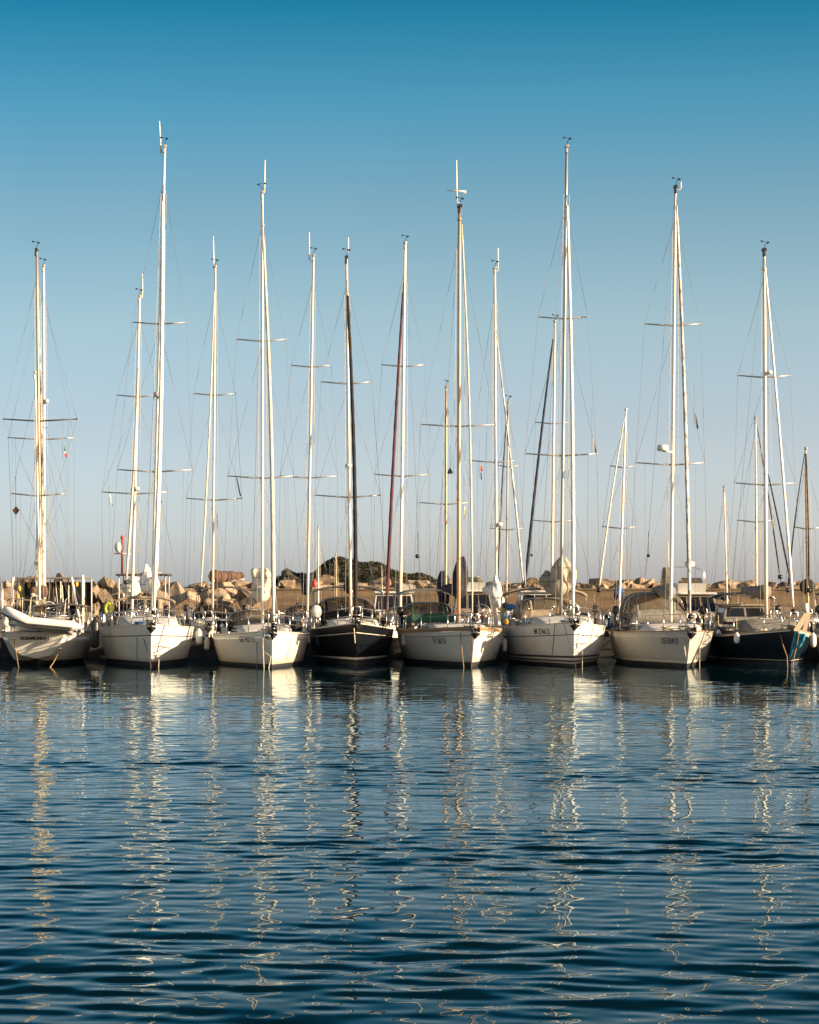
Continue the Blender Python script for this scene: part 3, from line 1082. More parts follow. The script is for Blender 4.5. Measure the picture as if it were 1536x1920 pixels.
def mast_rig(root, H, Minv, m, ring_y=None, shroud=True):
    """m: dict(bot, top, Y, w, mat, sp, ant, radar, vane, back)"""
    Y = m['Y']
    zb = m.get('zbot')
    A, B = W(*m['bot'], Y), W(*m['top'], Y)
    d = (B - A)
    if zb is not None:
        A = A + d * ((zb - A.z) / d.z)
        d = B - A
    r = m['w'] * .34 / F * Y
    b = MB()
    N = 8
    b.tube([Minv @ (A + d * (i / N)) for i in range(N + 1)], [r] * (N - 2) + [r * .95, r * .86, r * .72], n=12, flat=1.35)
    u = d.normalized()
    for q in m.get('bands', (.18, .46)):
        c = A + d * q
        b.tube([Minv @ (c - u * .05), Minv @ (c + u * .05)], r * 1.12, n=12, flat=1.35)
    mast = b.build('mast', m.get('mat', 'alu'), root)
    hb = MB()
    hb.box(Minv @ (B + Vector((0, 0, .04))), (r * 2.2, r * 4.2, .12), bevel=.02)
    hb.box(Minv @ (B + Vector((-.02, -.12, -.14))), (r * 1.5, .14, .2), bevel=.02)
    hb.build('masthead', 'plastic_black' if m.get('blackhead') else 'alu_grey', mast)
    if m.get('vane', True):
        s = m.get('vs', 1)
        b = MB()
        C = B + Vector((0, 0, .08))
        b.tube([Minv @ C, Minv @ (C + Vector((.03 * s, -.1, .16))), Minv @ (C + Vector((.12 * s, -.3, .19)))], .011, n=5)
        b.ball(Minv @ (C + Vector((.12 * s, -.3, .22))), (.04, .04, .03), n=8, m=4)
        for k in range(3):
            a = k * 2.1 + 1
            b.ball(Minv @ (C + Vector((.12 * s + .05 * math.cos(a), -.3 + .05 * math.sin(a), .20))), .024, n=6, m=4)
        b.loft([[Minv @ (C + Vector(q)) for q in [(-.16 * s, yy, .22), (-.07 * s, yy, .24), (-.07 * s, yy, .28), (-.16 * s, yy, .30)]] for yy in (-.26, -.245)], True, True, 0, False)
        b.tube([Minv @ (C + Vector((-.10 * s, -.25, .25))), Minv @ (C + Vector((.10 * s, -.27, .245)))], .008, n=4)
        b.build('wind_vane', 'plastic_black', mast)
    for (x0, y0, x1, y1) in m.get('ant', []):
        b = MB()
        p, q = W(x0, y0, Y), W(x1, y1, Y)
        b.tube([Minv @ q, Minv @ (q + (p - q) * .35), Minv @ p], [.034, .030, .022], n=6)
        b.tube([Minv @ q, Minv @ (q + Vector((0, 0, -.05))), Minv @ Vector((B.x, Y, q.z - .1))], .014, n=5)
        b.build('antenna', 'alu_white', mast)
    if m.get('radar'):
        px, py, wd = m['radar']
        c = W(px, py, Y - .22)
        rr = wd / 2 / F * Y
        b = MB()
        b.tube([Minv @ (c + Vector((0, 0, k))) for k in (-.42 * rr * 1.2, -.38 * rr, .30 * rr, .55 * rr)], [rr * .75, rr, rr * .98, rr * .7], n=14)
        x = (A + d * ((c.z - A.z) / d.z))
        b.tube([Minv @ (c + Vector((0, .0, -.5 * rr))), Minv @ Vector((x.x, Y - r, c.z - .5 * rr - .05))], .035, n=6)
        b.build('radar_dome', 'plastic_white', mast)
    tips = []
    for sp in m.get('sp', []):
        y, xl, xr = sp[:3]
        for xx in (xl, xr):
            T = W(xx, y, Y)
            T.y += .22
            c = A + d * ((T.z - .10 - A.z) / d.z)
            b = MB()
            b.tube([Minv @ c, Minv @ (c + (T - c) * .5), Minv @ T], [.038, .033, .024], n=6)
            b.ball(Minv @ T, .035, n=6, m=4)
            b.build('spreader', m.get('spmat', 'alu_grey'), mast)
            tips.append((T, -1 if xx == xl else 1))
    if shroud:
        top = A + d * m.get('sh', .93)
        base_y = (Minv @ A).y
        for s in (-1, 1):
            path = [top] + [t for t, q in tips if q == s]
            pl = [Minv @ p for p in path]
            ch = Vector((H.hy(base_y) * .93 * s, base_y + .25, H.zy(base_y) + .05)) if H else Minv @ (A + Vector((1.4 * s, .2, 0)))
            pl.append(ch)
            if (pl[1] - pl[0]).length < .2:
                pl.pop(0)
            b = MB()
            b.tube(pl, .0062, n=4)
            b.build('shroud', 'wire', root)
            sps = m.get('sp', [])
            if sps:
                low = max(q[0] for q in sps)
                c = A + d * ((W(0, low, Y).z - .2 - A.z) / d.z)
                b = MB()
                b.tube([Minv @ c, ch + Vector((-.03 * s, -.25, 0))], .0052, n=4)
                b.build('shroud', 'wire', root)
                if len(sps) > 1:
                    hi = min(q[0] for q in sps)
                    c = A + d * ((W(0, hi, Y).z - .2 - A.z) / d.z)
                    lowtip = [t for t, q in tips if q == s]
                    lt = min(lowtip, key=lambda t: t.z)
                    b = MB()
                    b.tube([Minv @ c, Minv @ lt], .005, n=4)
                    b.build('shroud', 'wire', root)
        if H and m.get('back', True):
            b = MB()
            b.tube([Minv @ (B + Vector((0, .12, 0))), Vector((.0, H.L - .1, H.hs + .3))], .007, n=4)
            b.build('backstay', 'wire', root)
        for t, q in tips[-2:]:
            b = MB()
            lt = Minv @ (t - Vector((q * .35, .05, 0)))
            b.tube([lt, Vector((lt.x * .97, lt.y - .1, (H.hm if H else 1.2) + .1))], .0045, n=4)
            b.build('flag_halyard', 'wire', root)
        if m.get('boom'):
            for q in (-1, 1):
                c = A + d * .34
                b = MB()
                b.tube([Minv @ (c + Vector((.08 * q, 0, 0))), Minv @ Vector((A.x + .22 * q, Y + m['boom'].get('L', 4) * .55, m['boom']['zb'] + .1))], .005, n=4)
                b.build('lazy_jack', 'rope_pale', root)
        for hx in m.get('halyards', (1.8, -1.5)):
            b = MB()
            p = A + d * .9 + Vector((hx * r, -r * 1.2, 0))
            q = A + Vector((hx * r * 2.2, -r * 1.5, .4))
            b.tube([Minv @ p, Minv @ q], .008, n=4)
            b.build('halyard', 'rope_pale', root)
    return mast, A, B


def furled(root, Minv, f, seed=0):
    """rolled headsail on its stay; f: dict(top, bot, Yt, Yb, w, mat, mt, wtop)"""
    rng = random.Random(seed)
    T, Bm = W(*f['top'], f['Yt']), W(*f['bot'], f['Yb'])
    d = T - Bm
    rb = f['w'] * .44 / F * f['Yb']
    b = MB()
    N = 44
    pts, rs = [], []
    sagv = f.get('sag', .12)
    for i in range(N + 1):
        t = i / N
        p = Bm + d * t
        p.z -= 0
        p.y += sagv * math.sin(t * math.pi)
        p.x += sagv * .35 * math.sin(t * math.pi) * f.get('lean', 1)
        prof = (.55 + .45 * min(1, t / .10)) * (1.0 - (1 - f.get('wtop', .55)) * max(0, (t - .12) / .88))
        if t > .97:
            prof *= .7
        rs.append(rb * prof * (1 + .09 * math.sin(i * 2.1 + seed) * f.get('lump', 1)))
        pts.append(Minv @ p)
    b.tube(pts, rs, n=9)
    o = b.build('furled_sail', f['mat'], root)
    b = MB()
    dd = d.normalized()
    b.tube([Minv @ (Bm - dd * .10), Minv @ (Bm - dd * .24)], [.10, .10], n=10)
    b.tube([Minv @ (Bm - dd * .24), Minv @ (Bm - dd * .45)], .018, n=5)
    b.build('furling_drum', 'plastic_black', root)
    if f.get('mt'):
        b = MB()
        b.tube([Minv @ T, Minv @ W(*f['mt'], f['Yt'])], .014, n=5)
        b.build('forestay', 'wire', root)
    return o


def boom(root, Minv, A, zb, L=4.2, mat='alu', cover=None, r=.22, side=0.0):
    p = A.copy()
    p.z = zb
    p.y += .18
    a = Minv @ p
    e = a + Vector((side, L, .08))
    b = MB()
    b.tube([a, e], .075, n=8)
    o = b.build('boom', mat, root)
    if cover:
        b = MB()
        N = 18
        pts = [a + (e - a) * (i / N) + Vector((0, 0, .16 + .02 * math.sin(i * 1.3))) for i in range(N + 1)]
        rs = [r * (1.15 - .6 * (i / N)) * (1 + .08 * math.sin(i * 1.9)) * (.6 if i in (0, N) else 1) for i in range(N + 1)]
        b.tube(pts, rs, n=10)
        b.build('sail_cover', cover, o)
    return o


def lettering(hull, H, text, s_, px0, px1, pyt, pyb, root_M, mat='letter'):
    """registration letters laid on the port bow skin, between two photograph columns"""
    cu = bpy.data.curves.new('lettering', 'FONT')
    cu.body = text
    cu.size = 1.0
    cu.resolution_u = 2
    cu.offset = .018
    tmp = bpy.data.objects.new('lettering', cu)
    col.objects.link(tmp)
    bpy.context.view_layer.update()
    dg = bpy.context.evaluated_depsgraph_get()
    me = bpy.data.meshes.new_from_object(tmp.evaluated_get(dg))
    bpy.data.objects.remove(tmp)
    co = np.array([v.co[:] for v in me.vertices])
    lo, hi = co.min(0), co.max(0)
    cam_p = Vector((0, 0, EYE))

    def proj(t, z):
        p = H.pt(t, z)
        w = root_M @ Vector((p.x * s_, p.y, p.z))
        return CX + w.x / w.y * F, HY - (w.z - EYE) / w.y * F
    zm = H.hb * .75
    ts = np.linspace(.01, .5, 400)
    pp = np.array([proj(t, zm)[0] for t in ts])
    ta = ts[np.argmin(abs(pp - px0))]
    tb = ts[np.argmin(abs(pp - px1))]
    Yw = (root_M @ H.pt(ta, zm)).y
    z1 = EYE + (HY - pyt) / F * Yw
    z0 = EYE + (HY - pyb) / F * Yw
    for v in me.vertices:
        u = (v.co.x - lo[0]) / (hi[0] - lo[0])
        w = (v.co.y - lo[1]) / (hi[1] - lo[1])
        t, z = ta + (tb - ta) * u, z0 + (z1 - z0) * w
        p = H.pt(t, z)
        e = .004
        tu = (H.pt(t + e, z) - H.pt(t - e, z))
        tv = (H.pt(t, z + .02) - H.pt(t, z - .02))
        nrm = tu.cross(tv).normalized()
        if nrm.x < 0:
            nrm = -nrm
        q = p + nrm * .007
        v.co = (q.x * s_, q.y, q.z)
    me.materials.append(MATS[mat])
    o = bpy.data.objects.new('registration_number', me)
    col.objects.link(o)
    o.parent = hull
    return o


def sailboat(label, X, Y, th, H, mats, group='yachts moored in the front row', name='sailing_yacht', flip=False, **k):
    dY = k.pop('dY', 0)
    if dY:
        X *= (Y + dY) / Y
        Y += dY
        for m in k.get('masts', []):
            m['Y'] += dY
        for f in k.get('furl', []):
            f['Yt'] += dY
            f['Yb'] += dY
        for f in k.get('bags', []):
            f['Y'] += dY
    rz = th + (math.pi if flip else 0)
    loc = Vector((X, Y, 0))
    root = tag(empty(name, loc, rz), label, 'yacht', group)
    M = Matrix.Translation(loc) @ Matrix.Rotation(rz, 4, 'Z')
    Minv = M.inverted()
    hull = hull_parts(root, H, mats, k.get('stripes', ()), k.get('wl', .16), k.get('rail', 'alu'), k.get('deck', 'deck_white'), k.get('bulwark', 0))
    for c in k.get('roof', []):
        coachroof(root, H, **c)
    if k.get('fore', True):
        foredeck(root, H, k.get('fy', 1.7), seed=int(X * 10))
        anchor(root, H)
    if k.get('rails', True):
        rails(root, H, seed=1, wires=k.get('wires', True))
    if k.get('gear', True):
        spray(root, H, int(X * 7) + 3)
    for d in k.get('dodger', []):
        dodger(root, H, **d)
    for d in k.get('bimini', []):
        bimini(root, **d)
    for i, m in enumerate(k.get('masts', [])):
        mast, A, B = mast_rig(root, H, Minv, m)
        if m.get('boom'):
            boom(root, Minv, A, **m['boom'])
    for i, f in enumerate(k.get('furl', [])):
        furled(root, Minv, f, seed=i + int(X))
    for bg in k.get('bags', []):
        lofted_bag(root, Minv=Minv, **bg)
    for tx in k.get('text', []):
        lettering(hull, H, root_M=M, s_=-1, **tx)
    return root, M, Minv, hull

WHITE = ['hull_white', 'antifoul', 'stripe_dark']
CREAM = ['hull_cream', 'antifoul', 'stripe_dark']
GREY = ['hull_grey', 'antifoul', 'stripe_pale']
NAVY = ['hull_navy', 'antifoul_blue', 'stripe_pale']
BLACK = ['hull_black', 'antifoul', 'stripe_pale']

# --- ketch lying stern-to, on the left
kr, kM, kMi, khull = sailboat(
    'white ketch lying stern to the camera with an inflatable dinghy slung across its transom', -14.3, 111, .02,
    dY=1.5, H=Hull(L=11.1, B=3.6, hb=1.6, hm=1.2, hs=1.28, tr=.64, kz_end=.26, pmid=.34, smax=.5, sr=.5), mats=WHITE, flip=True,
    stripes=[(.80, .03)], fore=False, rail='stripe_dark',
    roof=[dict(y0=2.6, y1=8.4, h=.5, nwin=3)],
    bimini=[dict(y0=9.2, y1=10.4, w=1.0, z=2.35, base=1.3, mat='canvas_brown', dx=-.9, sag=.1)],
    masts=[dict(bot=(77, 1150), top=(69, 470), Y=107, w=8.5, mat='alu_gold', zbot=1.4, blackhead=True, sp=[(785, 5, 143)], spmat='spar_dark', back=False,
                boom=dict(zb=2.6, L=3.2, cover='canvas_brown', r=.24)),
           dict(bot=(75, 1150), top=(66, 700), Y=102.3, w=6, mat='alu_white', zbot=1.3, vane=False, sp=[(925, 20, 121)], back=False,
                boom=dict(zb=2.3, L=1.6))],
    furl=[dict(top=(70, 520), bot=(80, 1120), Yt=107.4, Yb=110.4, w=6, mat='sail_mottled')])
b = MB()
for (x0, y0, x1, y1, Y) in [(3, 1082, 4, 1158, 103.0), (25, 1082, 18, 1160, 102.7)]:
    p, q = W(x0, y0, Y), W(x1, y1, Y)
    o = MB().tube([kMi @ q, kMi @ p], .055, n=8).build('davit_post', 'alu_white', kr)
for (x0, y0, x1, y1, Y) in [(134, 1082, 153, 1186, 102.5), (155, 1078, 155, 1186, 102.9)]:
    o = MB().tube([kMi @ W(x1, y1, Y), kMi @ (W(x0, y0, Y))], .05, n=8).build('davit_post', 'alu_white', kr)
# solar panel and boxes on the pushpit
MB().box(kMi @ W(43, 1124, 102.1), (.95, .5, .04), ry=-.10).build('solar_panel', 'canvas_grey', kr)
MB().box(kMi @ W(73, 1139, 102.7), (.44, .4, .6), bevel=.03).build('life_raft_case', 'canvas_beige', kr)
b = MB()
c = kMi @ W(92, 1146, 102.5)
b.tube([c + Vector((.30 * math.cos(a), 0, .36 * math.sin(a))) for a in np.linspace(-.3, 3.5, 16)], .022, n=5)
b.build('boarding_hoop', 'alu_white', kr)
MB().box(kMi @ W(-2, 1210, 104.7) + Vector((0, 0, 0)), (.1, .42, .26), bevel=.02).build('window', 'dark_acrylic', khull)
# name on the transom
cu = bpy.data.curves.new('name', 'FONT')
cu.body = 'ROSAMUNDA I'
cu.align_x = 'CENTER'
cu.size = .16
cu.offset = .008
cu.extrude = .004
tmp = bpy.data.objects.new('lettering', cu)
col.objects.link(tmp)
bpy.context.view_layer.update()
me = bpy.data.meshes.new_from_object(tmp.evaluated_get(bpy.context.evaluated_depsgraph_get()))
bpy.data.objects.remove(tmp)
for v in me.vertices:
    v.co = (-v.co.x, 11.1 + .012 + v.co.z * .5 - .5 * (1.28 - (.98 + v.co.y)), .98 + v.co.y)
me.materials.append(MATS['letter'])
o = bpy.data.objects.new('boat_name', me)
col.objects.link(o)
o.parent = khull


def dinghy():
    loc = W(82, 1170, 100.6)
    root = tag(empty('inflatable_dinghy', loc, R(4)), 'pale grey inflatable dinghy with dark rubbing strake slung in davits behind the ketch', 'dinghy')
    root.rotation_euler = (0, R(4), R(4))
    r = .19
    def side(y):
        pts = []
        for i in range(15):
            t = i / 14
            x = 1.12 - 1.7 * t
            pts.append(Vector((x, y, .04 * t)))
        return pts
    near, far = side(-.55), side(.55)
    arc = []
    for a in np.linspace(-math.pi / 2, math.pi / 2, 13)[1:-1]:
        arc.append(Vector((-.58 - .85 * math.cos(a), .55 * math.sin(a), .04 + .34 * math.cos(a))))
    path = near + arc + list(reversed(far))
    cone0 = [Vector((1.48, -.55, -.02)), Vector((1.38, -.55, -.01))]
    cone1 = [Vector((1.38, .55, -.01)), Vector((1.48, .55, -.02))]
    b = MB()
    b.tube(cone0 + path + cone1, [.03, .09] + [r] * len(path) + [.09, .03], n=14)
    tubes = b.build('inflated_tube', 'rubber_grey', root)
    s = MB()
    stp = [p + (Vector((p.x + .5, p.y * 1.2, 0)).normalized() * 0 + Vector(((-1 if p.x < -.6 else 0) * .75 * abs(p.x + .58), 0, 0))) * 0 for p in path]
    out = []
    for i, p in enumerate(path):
        if p.x > -.58:
            n = Vector((0, -1 if p.y < 0 else 1, 0))
        else:
            n = Vector((p.x + .58, p.y, 0)).normalized()
        out.append(p + n * (r * .97) + Vector((0, 0, -.07)))
    s.tube(out, .035, n=6)
    s.build('rubbing_strake', 'rubber_dark', tubes)
    h = MB()
    rings = []
    for i in range(12):
        t = i / 11
        x = 1.1 - 2.25 * t
        w = .5 * (1 if t < .6 else math.cos((t - .6) / .4 * 1.45))
        z = .0 + .30 * max(0, t - .55) ** 1.2
        rings.append([(x, -w, z - .05), (x, -w * .8, z - .18), (x, 0, z - .34 + .12 * t), (x, w * .8, z - .18), (x, w, z - .05), (x, 0, z + .02)])
    h.loft(rings, True, True)
    h.build('hull', 'rubber_grey', root)
    t = MB()
    t.box((1.1, 0, .03), (.05, .8, .42), bevel=.015)
    t.build('transom', 'plastic_white', root)
    st = MB()
    st.box((.2, 0, .16), (.22, .95, .03), bevel=.01)
    st.build('seat', 'teak', root)
    for x in (.75, -.55):
        l = MB()
        l.tube([(x, -.45, .1), (x, .1, .95), (x, 1.6, 1.05)], .012, n=4)
        l.tube([(x, .45, .1), (x, .1, .95)], .012, n=4)
        l.build('hoisting_line', 'rope_pale', root)


dinghy()

# --- white yacht with the thick white furled genoa
sailboat(
    'white yacht with a thick white furled headsail, first bow right of the dinghy', -9.7, 100, .125,
    Hull(L=11.6, B=3.72, hb=1.58, hm=1.37, hs=1.3, rake=.55, pbow=.58), WHITE, stripes=[(.70, .028)], wl=.18, deck='deck_white',
    roof=[dict(y0=2.3, y1=8.0, h=.46, wf=.66, slope=1.8)],
    bimini=[dict(y0=9.4, y1=11.0, w=1.25, z=2.55, base=1.35, mat='canvas_beige', roll=True)],
    masts=[dict(bot=(285, 1160), top=(309, 276), Y=104.2, w=9, mat='alu_white', zbot=1.8, sp=[(603, 248, 349), (880, 219, 360)], ant=[(299, 227, 302, 287)], radar=(297, 740, 19),
                bands=(.905,), boom=dict(zb=2.9, L=4.4, cover='sail_white', r=.26))],
    furl=[dict(top=(305, 378), bot=(289, 1140), Yt=103.8, Yb=100.0, w=10.5, mat='sail_white', mt=(308, 345), wtop=.8, sag=.2)],
    bags=[dict(name='gathered_mainsail', pa=262, pb=288, pc=1058, pd=1112, Y=105.0, mat='sail_white', seed=3, neck=.15, top_frac=.85)])

# --- GE 7427 D
sailboat(
    'cream white yacht lettered GE 7427 D with a silver ball fender on its bow', -5.16, 100, .13, dY=-1.3,
    H=Hull(L=10.8, B=3.66, hb=1.36, hm=1.12, hs=1.05, rake=.25, pbow=.6, pw=2.0), mats=CREAM, wl=.12, stripes=[(.92, .02)],
    roof=[dict(y0=2.6, y1=7.4, h=.40, wf=.60)],
    dodger=[dict(y0=6.6, y1=8.0, w=.95, h=.62, mat='canvas_black', dx=-.2)],
    masts=[dict(bot=(492, 1160), top=(492, 362), Y=104.2, w=8.5, mat='alu_white', zbot=1.5, sp=[(635, 443, 536), (892, 427, 551)], ant=[(497, 300, 496, 358)], vs=-1, bands=(.925,),
                boom=dict(zb=2.5, L=4.0, cover='sail_cream', r=.25))],
    furl=[dict(top=(493, 430), bot=(513, 1165), Yt=103.9, Yb=100.1, w=10, mat='sail_cream', mt=(492, 380), wtop=.55, sag=.25)],
    bags=[dict(name='gathered_mainsail', pa=470, pb=506, pc=1066, pd=1124, Y=104.9, mat='sail_cream', seed=8, neck=.72, top_frac=.14, depth=.32, wob=.2)],
    text=[dict(text='GE 7427 D', px0=449, px1=478, pyt=1193, pyb=1203.5)])

# --- black hull
sailboat(
    'black-hulled yacht with a black furled headsail and dark spray hood', -2.0, 100, .055, dY=.9,
    H=Hull(L=11.3, B=3.4, hb=1.62, hm=1.28, hs=1.2, rake=.30, pbow=.6), mats=BLACK, wl=.20, stripes=[(.02, .09), (.74, .02)], deck='deck_grey',
    roof=[dict(y0=2.4, y1=7.4, h=.40, wf=.62)],
    dodger=[dict(y0=6.4, y1=7.8, w=1.2, h=.92, mat='canvas_black', zb=1.62, dx=-.18)],
    bimini=[dict(y0=9.2, y1=10.9, w=1.45, z=3.02, base=1.3, mat='canvas_black')],
    masts=[dict(bot=(658, 1160), top=(650, 484), Y=104.4, w=8.5, mat='alu', zbot=1.6, blackhead=True, sp=[(715, 602, 697), (928, 590, 713)], radar=(654, 873, 13), bands=(.90, .86),
                ant=[(653, 445, 653, 470)], boom=dict(zb=2.8, L=4.2, cover='canvas_black', r=.25))],
    furl=[dict(top=(652, 555), bot=(667, 1160), Yt=104.1, Yb=100.1, w=9.5, mat='canvas_black', mt=(651, 525), wtop=.7, sag=.25)],
    bags=[dict(name='sail_bag', pa=639, pb=660, pc=1068, pd=1092, Y=105.3, mat='canvas_black', seed=2)])

# --- SV 263 D
sailboat(
    'white yacht lettered SV 263 D with brown bulwark and navy sail bag', 2.34, 100, .12,
    Hull(L=11.3, B=3.95, hb=1.36, hm=1.17, hs=1.15, rake=.75, pbow=.58), WHITE, wl=.16, bulwark=.16, rail='teak', stripes=[(.84, .02)], deck='teak_pale',
    roof=[dict(y0=2.8, y1=7.6, h=.36, wf=.60, mat='deck_white')],
    dodger=[dict(y0=6.8, y1=8.3, w=1.05, h=.80, mat='canvas_green', zb=1.55, dx=-.72)],
    bimini=[dict(y0=9.0, y1=10.6, w=1.25, z=2.88, base=1.2, mat='canvas_grey', dx=-.5)],
    masts=[dict(bot=(860, 1160), top=(862, 388), Y=104.4, w=11.5, mat='alu_gold', zbot=1.5, blackhead=True, sp=[(795, 789, 930)], ant=[(856, 300, 857, 376), (838, 357, 874, 359)], bands=(.97, .30, .16),
                boom=dict(zb=2.7, L=4.0, cover='canvas_navy', r=.24))],
    furl=[dict(top=(866, 420), bot=(886, 1150), Yt=104.1, Yb=99.8, w=4.5, mat='sail_cream', mt=(863, 395), wtop=.9, sag=.3)],
    bags=[dict(name='sail_bag', pa=848, pb=877, pc=1044, pd=1122, Y=105.2, mat='canvas_navy', seed=5, neck=.4, top_frac=.5)],
    text=[dict(text='SV 263 D', px0=811, px1=836, pyt=1194.5, pyb=1206)])

# --- IM 2746 D
sailboat(
    'white yacht lettered IM 2746 D with a heap of beige mainsail on its boom', 6.16, 100, .065,
    Hull(L=12.0, B=3.95, hb=1.66, hm=1.38, hs=1.3, rake=.15, pbow=.58), WHITE, wl=.10, stripes=[(.04, .05), (.14, .05), (.70, .022)], deck='deck_white',
    roof=[dict(y0=2.4, y1=8.0, h=.42, wf=.66, slope=1.5)],
    dodger=[dict(y0=6.9, y1=8.4, w=1.30, h=.80, mat='canvas_beige', vin='vinyl_clear', zb=1.72, dx=-.1, bars=(-.3, .12, .4))],
    bimini=[dict(y0=9.4, y1=11.2, w=1.75, z=2.9, base=1.4, mat='canvas_beige', roll=True, sag=.3)],
    masts=[dict(bot=(1052, 1150), top=(1063, 276), Y=104.4, w=9.5, mat='alu_grey', zbot=1.75, sp=[(593, 1010, 1103), (850, 985, 1120)], bands=(.875, .85), sh=.88,
                boom=dict(zb=2.75, L=4.6, cover='sail_beige', r=.32))],
    furl=[dict(top=(1064, 385), bot=(1075, 1158), Yt=104.0, Yb=100.2, w=9, mat='sail_white', mt=(1063, 365), wtop=.7, sag=.25)],
    bags=[dict(name='gathered_mainsail', pa=1030, pb=1076, pc=1046, pd=1108, Y=105.4, mat='sail_beige', seed=12, neck=.3, top_frac=.6, wob=.2),
          dict(name='sail_fold', pa=1012, pb=1042, pc=1070, pd=1100, Y=105.9, mat='sail_beige', seed=4, neck=.2, top_frac=.8)],
    text=[dict(text='IM 2746 D', px0=1002, px1=1032, pyt=1178, pyb=1189)])

# --- 2GE 8249 D
sailboat(
    'grey white yacht lettered 2GE 8249 D with a big clear windowed spray hood', 10.4, 100, .06, dY=-1.0,
    H=Hull(L=11.4, B=3.72, hb=1.38, hm=1.22, hs=1.2, rake=.9, pbow=.58), mats=GREY, wl=.14, stripes=[(.02, .07), (.84, .05)], deck='deck_white', rail='teak',
    roof=[dict(y0=2.6, y1=7.4, h=.34, wf=.66)],
    dodger=[dict(y0=6.2, y1=8.4, w=1.22, h=1.16, mat='canvas_grey', vin='vinyl_clear', zb=1.58, dx=-.12, bars=(-.36, .30))],
    masts=[dict(bot=(1258, 1160), top=(1267, 352), Y=104.3, w=9.5, mat='alu_white', zbot=1.6, blackhead=True, sp=[(606, 1210, 1315), (867, 1193, 1323)], radar=(1243, 840, 22), bands=(.955, .45),
                ant=[(1277, 341, 1277, 352)], boom=dict(zb=2.6, L=4.2, cover='canvas_grey', r=.24))],
    furl=[dict(top=(1269, 385), bot=(1294, 1148), Yt=103.9, Yb=99.8, w=9, mat='sail_mottled', mt=(1268, 365), wtop=.65, sag=.25)],
    bags=[dict(name='sail_bag', pa=1242, pb=1262, pc=1064, pd=1124, Y=104.9, mat='canvas_grey', seed=6, neck=.85, top_frac=.1, depth=.3)],
    text=[dict(text='2GE 8249 D', px0=1240, px1=1272, pyt=1195, pyb=1207)])

# --- navy hull with wheelhouse
nr, nM, nMi, nhull = sailboat(
    'navy-hulled yacht with a grey wheelhouse and a plank with teal cloth at its bow', 14.3, 100, .085,
    Hull(L=11.5, B=3.9, hb=1.42, hm=1.06, hs=1.1, rake=.5, pbow=.58), NAVY, wl=.14, stripes=[(.06, .04), (.95, .05)], deck='teak_pale', rail='teak_pale',
    roof=[dict(y0=2.6, y1=8.2, h=.62, wf=.62, mat='canvas_grey', nwin=4)],
    bimini=[dict(y0=8.8, y1=10.8, w=1.2, z=2.75, base=1.2, mat='canvas_navy', dx=.2)],
    masts=[dict(bot=(1437, 1160), top=(1433, 470), Y=104.4, w=10.5, mat='alu', zbot=1.6, blackhead=True, sp=[(703, 1385, 1483), (905, 1379, 1493)], radar=(1443, 698, 12), bands=(.95, .40),
                boom=dict(zb=2.6, L=4.2, cover='canvas_grey', r=.25))],
    furl=[dict(top=(1435, 500), bot=(1488, 1138), Yt=104.0, Yb=99.9, w=6.5, mat='sail_white', mt=(1434, 485), wtop=.7, sag=.1),
          dict(top=(1441, 890), bot=(1481, 1082), Yt=104.0, Yb=101.5, w=4, mat='canvas_black', wtop=.7, sag=.05)])


def wheelhouse(root, Minv, H):
    c = Minv @ W(1391, 1150, 106.0)
    w, d = .84, 1.7
    z0, z1 = H.zy(6) + .55, 2.22
    b = MB()
    def ring(z, k, yk):
        return [(c.x - w * k, 5.3 + yk, z), (c.x + w * k, 5.3 + yk, z), (c.x + w * k, 5.3 + d, z), (c.x - w * k, 5.3 + d, z)]
    b.loft([ring(z0, 1.08, -.12), ring(z0 + .12, 1.06, -.08), ring(z1, .90, .22)], True, True, 0, False)
    o = b.build('wheelhouse', 'canvas_grey', root)
    r = MB()
    r.box((c.x, 5.3 + d / 2 + .1, z1 + .04), (w * 2.02, d * 1.02, .08), bevel=.03)
    r.build('roof', 'canvas_beige', o)
    for x0, x1 in ((-.9, -.06), (.06, .9)):
        p = MB()
        def q(u, z, off):
            k = 1.06 + (.90 - 1.06) * (z - z0 - .12) / (z1 - z0 - .12)
            yk = -.08 + .30 * (z - z0 - .12) / (z1 - z0 - .12)
            return Vector((c.x + w * k * u, 5.3 + yk - off, z))
        a = [q(x0, z0 + .2, .012), q(x1, z0 + .2, .012), q(x1, z1 - .07, .012), q(x0, z1 - .07, .012)]
        e = [v + Vector((0, .03, 0)) for v in a]
        p.loft([e, a], True, True, 0, False)
        p.build('window', 'dark_acrylic', o)
    for s in (-1, 1):
        p = MB()
        a = [(c.x + s * (w * 1.0 + .012), 5.5, z0 + .22), (c.x + s * (w * 1.0 + .012), 6.8, z0 + .22), (c.x + s * (w * .925 + .012), 6.8, z1 - .07), (c.x + s * (w * .925 + .012), 5.62, z1 - .07)]
        p.loft([[(v[0] - s * .03, v[1], v[2]) for v in a], a], True, True, 0, False)
        p.build('window', 'dark_acrylic', o)


wheelhouse(nr, nMi, Hull(L=11.5, B=3.9, hb=1.42, hm=1.06, hs=1.1))

